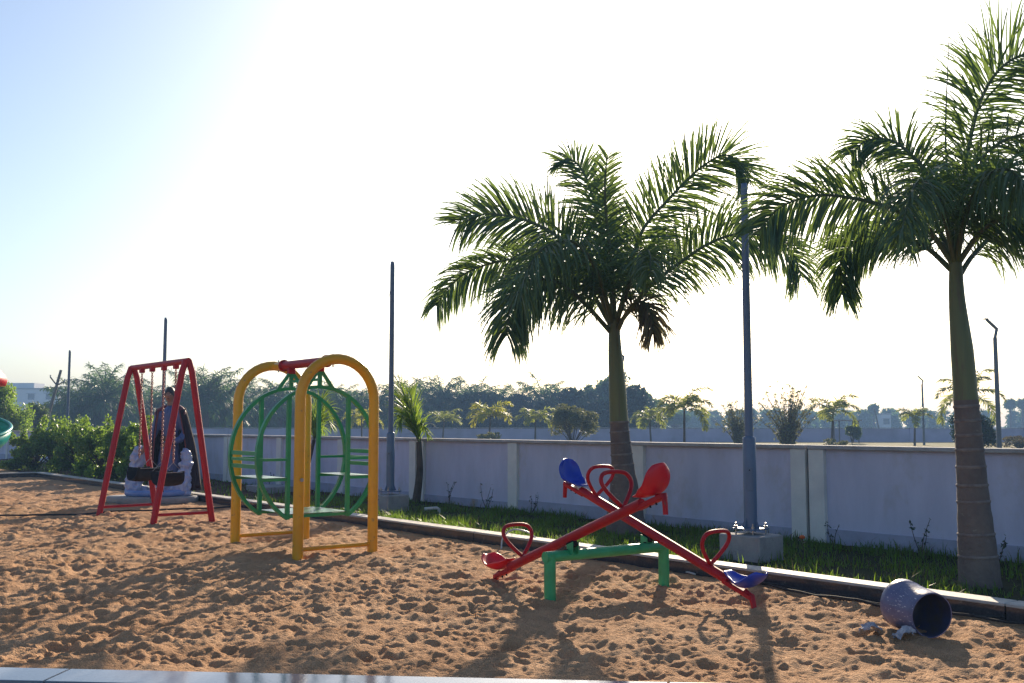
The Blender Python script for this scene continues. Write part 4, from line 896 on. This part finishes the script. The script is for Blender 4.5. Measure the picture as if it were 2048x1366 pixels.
rob = m.build('robe', 'robe_blue', stt); md = rob.modifiers.new('r', 'REMESH'); md.mode = 'VOXEL'; md.voxel_size = .016; md.use_smooth_shade = True
MB().lathe([(.172, 1.10), (.182, 1.12), (.18, 1.18), (.172, 1.2)], 24, (fx, fy, 0), sx=1.0, sy=.70).build('belt', 'belt_brown', stt)
def hand(p, dirv, side):
    m = MB(); dirv = Vector(dirv).normalized(); sv = Vector(side).normalized(); nv_ = dirv.cross(sv).normalized()
    m.tube([p - dirv * .04, p, p + dirv * .05, p + dirv * .09], [.030, .036, .042, .036], 10)
    for i, l_ in enumerate((.065, .075, .07, .055)):
        b0 = p + dirv * .085 + sv * (i - 1.5) * .021; m.tube([b0, b0 + dirv * l_ * .55 + nv_ * .006, b0 + dirv * l_ + nv_ * .022], [.0105, .0098, .008], 7)
    t0 = p + dirv * .02 - sv * .036; m.tube([t0, t0 + dirv * .035 - sv * .022, t0 + dirv * .07 - sv * .024 + nv_ * .01], [.013, .012, .009], 7)
    return m.build('hand', 'skin_paint', stt)
hand(fig(-.41, -.19, .985), (-.25, -.4, -1), (1, -.3, 0)); hand(fig(.09, -.285, 1.06), (-1, -.35, -.25), (0, .2, 1))
# head: one lathe-like surface with nose, brow and chin
m = MB(); hc = fig(-.01, -.03, 1.955); seg = 24; vs_ = []; NR = 16
for i in range(NR + 1):
    t = math.pi * i / NR; z_ = math.cos(t); r_ = math.sin(t)
    for k in range(seg):
        a_ = 2 * math.pi * k / seg; x_ = math.cos(a_) * r_ * .091; y_ = math.sin(a_) * r_ * .112; zz = z_ * .145
        if z_ < 0: x_ *= 1 - .28 * z_ * z_; y_ *= 1 - .1 * z_ * z_
        if math.sin(a_) < -.93 and -.45 < z_ < .15: y_ -= .022 * (1 - abs(z_ + .15) / .32)
        if math.sin(a_) < -.8 and .15 < z_ < .35: y_ -= .006
        vs_.append(hc + V(x_, y_, zz))
m.add(vs_, [(i * seg + k, (i + 1) * seg + k, (i + 1) * seg + (k + 1) % seg, i * seg + (k + 1) % seg) for i in range(NR) for k in range(seg)], 0, True)
m.tube([hc + V(.01, .02, -.19), hc + V(.005, .015, -.07)], [.062, .056], 14)
for s_ in (-1, 1): m.ball(hc + V(.083 * s_, .01, -.005), (.012, .022, .034), 8, 6)
head = m.build('head', 'skin_paint', stt)
for s_ in (-1, 1):
    MB().ball(hc + V(.033 * s_, -.099, .012), (.014, .009, .008), 8, 6).build('eye', 'eye_white', head)
    MB().rtube([hc + V(.016 * s_, -.112, .034), hc + V(.035 * s_, -.108, .039), hc + V(.055 * s_, -.095, .033)], .008, .01, LZ).build('eyebrow', 'hair_paint', head)
MB().ball(hc + V(0, -.10, -.070), (.026, .012, .007), 10, 6).build('mouth', 'belt_brown', head)
m = MB(); vs_ = []
for i in range(9):
    t = math.pi * .62 * i / 8
    for k in range(seg):
        a_ = 2 * math.pi * k / seg; fr_ = max(0, -math.sin(a_)); tt = t * (1 - .38 * fr_ ** 2)
        vs_.append(hc + V(math.cos(a_) * math.sin(tt) * .101, math.sin(a_) * math.sin(tt) * .122 + .004, math.cos(tt) * .158 + .002))
m.add(vs_, [(i * seg + k, (i + 1) * seg + k, (i + 1) * seg + (k + 1) % seg, i * seg + (k + 1) % seg) for i in range(8) for k in range(seg)], 0, True); m.build('hair', 'hair_paint', stt)
# cloak hanging from the shoulders, open at the front
m = MB(); vs_ = []; na, nz = 34, 12
for j in range(nz):
    t = j / (nz - 1); z_ = 1.70 - t * 1.50; wx = .25 + .17 * t + .05 * math.sin(t * 3); wy = .17 + .20 * t
    for i in range(na):
        a_ = R(-40) + (R(215) - R(-40)) * i / (na - 1); rip = 1 + .05 * t * math.sin(i * 1.35); vs_.append(fig(math.cos(a_) * wx * rip + .13 * t, math.sin(a_) * wy * rip + .02, z_ + .05 * math.sin(a_) * (1 - t)))
m.add(vs_, [(j * na + i, j * na + i + 1, (j + 1) * na + i + 1, (j + 1) * na + i) for j in range(nz - 1) for i in range(na - 1)], 0, True)
ck = m.build('cloak', 'cloak_dark', stt); md = ck.modifiers.new('s', 'SOLIDIFY'); md.thickness = .02
def edge_pt(i, j): return Vector(vs_[j * na + i])
for i in (0, na - 1): MB().tube([edge_pt(i, j) for j in range(nz)], .017, 8).build('cloak_edge', 'cloak_red', ck)
m = MB(); 
for s_ in (-1, 1): m.tube([Vector(q_) for q_ in smooth_line([fig(.05 * s_, .11, 1.74), fig(.15 * s_, .07, 1.70), fig(.235 * s_, .0, 1.635), fig(.245 * s_, -.05, 1.56)], 10)], [.05, .055, .06, .06, .06, .058, .055, .05, .045, .03], 10)
m.build('mantle', 'cloak_red', stt)
m = MB().tube([Vector(q_) for q_ in smooth_line([V(SX + .12, SY - .50, .02), V(SX + .16, SY - .49, .16), V(SX + .24, SY - .46, .28), V(SX + .33, SY - .46, .29), V(SX + .36, SY - .47, .2)], 20)], .008, 6)
tag(m.build('loose_cable', 'cable_black'), 'short loop of black cable standing up on the statue plinth', 'cable')

# ------------------------------------------------------------------ spiral slide at the left edge
sx0, sy0 = -8.78, 15.6
sl_o = thing('spiral_slide', 'teal spiral slide with a red roof cut off by the left edge', 'slide', (sx0, sy0, 0))
nu, nv = 60, 11; vs_ = []
for i in range(nu):
    t = i / (nu - 1); a_ = R(200) - R(430) * t; zc = 1.75 - 1.5 * t
    for j in range(nv):
        b_ = math.pi * (j / (nv - 1)); rad = .62 + .27 * -math.cos(b_); dz = -.30 * math.sin(b_) ** .8
        vs_.append((sx0 + rad * math.cos(a_), sy0 + rad * math.sin(a_), zc + .22 + dz))
ch = MB().add(vs_, [(i * nv + j, i * nv + j + 1, (i + 1) * nv + j + 1, (i + 1) * nv + j) for i in range(nu - 1) for j in range(nv - 1)], 0, True).build('chute', 'teal_plastic', sl_o)
md = ch.modifiers.new('s', 'SOLIDIFY'); md.thickness = .03; md.offset = 0
for j in (0, nv - 1): MB().tube([Vector(vs_[i * nv + j]) for i in range(nu)], .03, 8).build('rim', 'teal_plastic', ch)
MB().tube([V(sx0, sy0, -.1), V(sx0, sy0, 1.9)], .06, 14).build('centre_pole', 'yellow_paint', sl_o)
tx0 = sx0 - .75
for i in (-1, 1):
    for j in (-1, 1): MB().tube([V(tx0 + .45 * i - .3, sy0 + .45 * j, -.1), V(tx0 + .45 * i - .3, sy0 + .45 * j, 2.05)], .045, 12).build('post', 'yellow_paint', sl_o)
MB().box((tx0 - .3, sy0, 1.45), (1.0, 1.0, .06)).build('platform', 'green_plate', sl_o)
rf = [(0, .62), (.15, .60), (.4, .47), (.62, .28), (.80, .08), (.84, .0), (.82, -.10), (.78, -.10), (.78, 0)]
MB().lathe(rf, 24, (tx0 + .72, sy0, 2.12)).build('roof', 'red_plastic', sl_o)

# ------------------------------------------------------------------ bucket, scraps, cables, bits
mo = far(1864, 1229, 6.75); bo_ = far(1806, 1203, 7.07)
ax_ = (bo_ - mo); ax_.z = .02; ax_.normalize(); bx = ax_.cross(LZ).normalized(); by = bx.cross(ax_).normalized()
r0, r1, ln = .148, .168, .36; c0 = V(mo.x, mo.y, r0 - .005)
bk = thing('bucket', 'scratched blue-grey plastic bucket lying on its side on the sand', 'bucket', V(mo.x, mo.y, 0))
m = MB(); m.lathe([(r0 - .006, .0), (r0, -.002), (r0 + .002, .006), (r0 + .004, .05), (r1 - .006, ln - .09), (r1, ln - .08), (r1 + .002, ln - .02), (r1 - .01, ln - .002), (r1 - .03, ln + .004), (0, ln + .002)], 40, c0, (bx, by, ax_)); m.build('shell', 'bucket_plastic', bk)
m = MB(); m.lathe([(r0 - .006, .0), (r0 - .008, .02), (r1 - .014, ln - .02), (0, ln - .018)], 40, c0, (bx, by, ax_)); m.build('lining', 'bucket_inside', bk)
def scrap(label, u, v, w_, d_, seed):
    p = at(u, v, .02); r = np.random.default_rng(seed); n = 9; X, Y = np.meshgrid(np.linspace(-1, 1, n), np.linspace(-1, 1, n)); a_ = r.uniform(0, 3)
    rad = 1 - .3 * (np.abs(X) * np.abs(Y)); Z = .022 * np.sin(X * 2.3 + a_) + .02 * np.cos(Y * 3 + a_) + r.normal(0, .007, X.shape) + .03
    x_ = p.x + X * w_ * rad + r.normal(0, .006, X.shape); y_ = p.y + Y * d_ * rad + r.normal(0, .006, X.shape); z_ = sand_z(x_, y_).max() * .4 + Z
    i = np.arange(n * n).reshape(n, n); f = np.stack([i[:-1, :-1], i[:-1, 1:], i[1:, 1:], i[1:, :-1]], -1).reshape(-1, 4)
    tag(np_mesh('paper_scrap', np.stack([x_.ravel(), y_.ravel(), z_.ravel()], 1), f, 'paper', org=(p.x, p.y, 0)), label, 'litter', 'crumpled scraps by the bucket')
scrap('crumpled grey-white scrap on the sand left of the bucket', 1740, 1261, .075, .085, 1); scrap('flat torn scrap half under the lying bucket', 1806, 1270, .075, .06, 2)
def cable(name, label, px, r, m, cat='cable', lift=.0):
    pts = smooth_line([at(u, v) for u, v in px], 90); z = sand_z(pts[:, 0], pts[:, 1]); k = np.ones(9) / 9
    z = np.convolve(np.pad(z, 4, mode='edge'), k, 'valid') + r + .008 + lift; pts[:, 2] = z
    c_ = pts.mean(0); tag(MB().tube([Vector(p) for p in pts], r, 8).build(name, m, org=(pts[0][0], pts[0][1], 0)), label, cat)
cable('cable', 'black cable lying on the sand along the kerb past the bucket', [(1340, 1132), (1440, 1150), (1545, 1178), (1640, 1200), (1720, 1216), (1780, 1222), (1850, 1226), (1920, 1238), (1990, 1242), (2048, 1236), (2150, 1236)], .011, 'cable_black', lift=.01)
cable('cable', 'second black cable close beside the kerb cable at the right', [(1530, 1170), (1600, 1184), (1690, 1206), (1770, 1216), (1900, 1232), (2000, 1250), (2060, 1252), (2160, 1268)], .009, 'cable_black', lift=.004)
cable('cable', 'long black cable across the sand by the red swing', [(-120, 1042), (0, 1035), (110, 1030), (200, 1026), (300, 1022), (400, 1019), (480, 1016), (560, 1018)], .014, 'cable_black', lift=.01)
cable('conduit', 'thin pale conduit on the sand behind the right seesaw post', [(1210, 1118), (1260, 1120), (1310, 1130), (1350, 1140), (1390, 1152)], .009, 'pvc', 'conduit')
m = MB().tube([Vector(q_) for q_ in smooth_line([V(*ns(7.2, 8.95, 0)), V(*ns(7.24, 8.97, .12)), V(*ns(7.32, 8.9, .21)), V(*ns(7.45, 8.8, .19)), V(*ns(7.55, 8.72, .10))], 24)], .009, 8)
tag(m.build('hose', 'pvc', org=ns(7.2, 8.95, 0)), 'white hose bent over the kerb behind the lower left seesaw handle', 'hose')
pp = at(862, 1026, .05); m = MB().tube([pp + V(-.10, 0, .06), pp + V(.09, 0, .075), pp + V(.12, 0, .06), pp + V(.125, 0, -.05)], .026, 10)
tag(m.build('drain_pipe', 'pvc', org=pp), 'short white elbow pipe sticking out of the grass beside the young palm', 'pipe')
cs = at(542, 983, .04); tag(MB().box((cs.x, cs.y, .09), (.62, 1.05, .14), (Nv, Lv, LZ), bev=.01).build('concrete_slab', 'concrete', org=(cs.x, cs.y, .02)), 'flat concrete slab on the soil seen through the yellow arches', 'slab')
# weeds against the wall
def weed(n_, s_, h, label, group='thin weeds growing against the wall', flower=False):
    b = ns(n_, s_, .05); o = thing('weed', label, 'weed', b, group); r = random.Random(int(s_ * 100)); m = MB(); lf = []
    for i in range(r.randint(2, 3)):
        t = b + V(r.uniform(-.12, .12), r.uniform(-.05, .05), h * r.uniform(.6, 1)); cv = smooth_line([b, b.lerp(t, .5) + V(r.uniform(-.04, .04), 0, 0), t], 8); m.tube([Vector(q_) for q_ in cv], list(np.linspace(.006, .003, 8)), 5)
        for k in range(7): q_ = cv[r.randint(3, 7)]; lf.append((tuple(q_), .045))
    m.build('stem', 'bark', o); v, f = leaf_cloud(lf, 22, .024, int(s_ * 10), shell=.2); np_mesh('foliage', v, f, 'topiary_leaf', o)
    if flower: MB().ball(b + V(0, 0, h + .01), (.03, .03, .02), 8, 6).build('flower', 'flower_orange', o)
weed(9.9, 13.7, .55, 'tall thin weed against the wall right of the leaning young palm'); weed(9.95, 12.75, .42, 'dark leafy weed against the wall left of the single pillar')
weed(9.9, 11.6, .38, 'thin weed against the wall behind the high blue seat'); weed(9.9, 6.4, .34, 'dark weed at the foot of the double pillar right of the tall lamp post')
weed(9.9, 5.4, .45, 'bent weed against the wall left of the right palm'); weed(9.75, 4.55, .45, 'leafy weed by the wall right of the right palm')
weed(8.7, 6.0, .22, 'orange-flowered weed in the grass right of the concrete lamp block', flower=True); weed(9.8, 20.2, .4, 'dark weed against the wall behind the left green hoop')
weed(8.2, 13.3, .25, 'pale weed beside the middle lamp post block')

# ------------------------------------------------------------------ grass
def grass(n, n0, n1, s0, s1, h0, h1, seed, w_=.006, bias=1.0):
    r = np.random.default_rng(seed); a = n0 + (n1 - n0) * r.random(n) ** bias; s_ = s0 + (s1 - s0) * r.random(n)
    cl = np.sin(a * 5.3 + s_ * 2.1) + np.sin(s_ * 4.7 - a * 3.1) + r.normal(0, .7, n); kp = cl > -.25; a = a[kp]; s_ = s_[kp]; n = len(a)
    p = np.stack([a * NX + s_ * LX, a * NY + s_ * LY, np.full(n, .045)], 1); h = r.uniform(h0, h1, n) * r.choice([.6, .8, 1, 1, 1.35], n); az = r.uniform(0, 2 * np.pi, n); ben = r.uniform(.1, .75, n)
    d = np.stack([np.cos(az), np.sin(az), np.zeros(n)], 1); sd_ = np.stack([-np.sin(az), np.cos(az), np.zeros(n)], 1); w2 = w_ * r.uniform(.6, 1.3, n)
    up = np.array([0, 0, 1.]); L0 = p; L1 = p + up * (h * .55)[:, None] + d * (h * ben * .25)[:, None]; L2 = p + up * (h * (1 - .25 * ben))[:, None] + d * (h * ben)[:, None]
    v = np.stack([L0 - sd_ * w2[:, None], L0 + sd_ * w2[:, None], L1 + sd_ * (w2 * .8)[:, None], L1 - sd_ * (w2 * .8)[:, None], L2 + sd_ * (w2 * .1)[:, None], L2 - sd_ * (w2 * .1)[:, None]], 1).reshape(-1, 3)
    b = np.arange(n)[:, None] * 6; return v, np.concatenate([b + np.array([[0, 1, 2, 3]]), b + np.array([[3, 2, 4, 5]])])
vv, ff = [], []; o_ = 0
for g in ((17000, KERB_N + KERB_W + .02, WALL_N - .05, -1, 6.2, .025, .075, 1, .005), (900, KERB_N + KERB_W + .02, WALL_N - .3, 2, 6.2, .08, .17, 8, .005), (26000, KERB_N + KERB_W + .02, WALL_N - .05, 6.2, 13.2, .03, .10, 6, .005), (5200, KERB_N + KERB_W + .01, KERB_N + .75, 6.0, 13.2, .06, .16, 2, .005, 1.6), (4000, WALL_N - .5, WALL_N - .03, 1, 13, .05, .15, 3, .005), (5000, KERB_N + KERB_W + .05, WALL_N - .1, 13.2, 17, .04, .11, 4), (3500, KERB_N + .3, WALL_N - .1, 17, 40, .04, .12, 5, .008)):
    v, f = grass(*g); vv.append(v); ff.append(f + o_); o_ += len(v)
ff = np.vstack(ff); dry = (np.random.default_rng(9).random(o_ // 6 + 1) < .12).astype(int); gr = np_mesh('grass', np.vstack(vv), ff, ['grass_blade', 'scrub'], mi=dry[ff[:, 0] // 6]); gr['kind'] = 'stuff'; gr['label'] = 'green grass growing between the kerb and the wall'; gr['category'] = 'grass'

# ------------------------------------------------------------------ haze
hz = bpy.data.materials.new('haze'); hz.use_nodes = True; t = hz.node_tree; t.nodes.remove(t.nodes['Principled BSDF'])
pv = t.nodes.new('ShaderNodeVolumePrincipled'); pv.inputs['Color'].default_value = (.36, .60, 1.0, 1); pv.inputs['Density'].default_value = 0.0015; pv.inputs['Anisotropy'].default_value = 0.0
t.links.new(pv.outputs[0], t.nodes['Material Output'].inputs['Volume']); MATS['haze'] = hz
h_ = MB().box((0, 430, 8.0), (1520, 960, 18.4)).build('haze', 'haze'); h_['kind'] = 'stuff'; h_['label'] = 'pale morning haze over the field'; h_['category'] = 'haze'
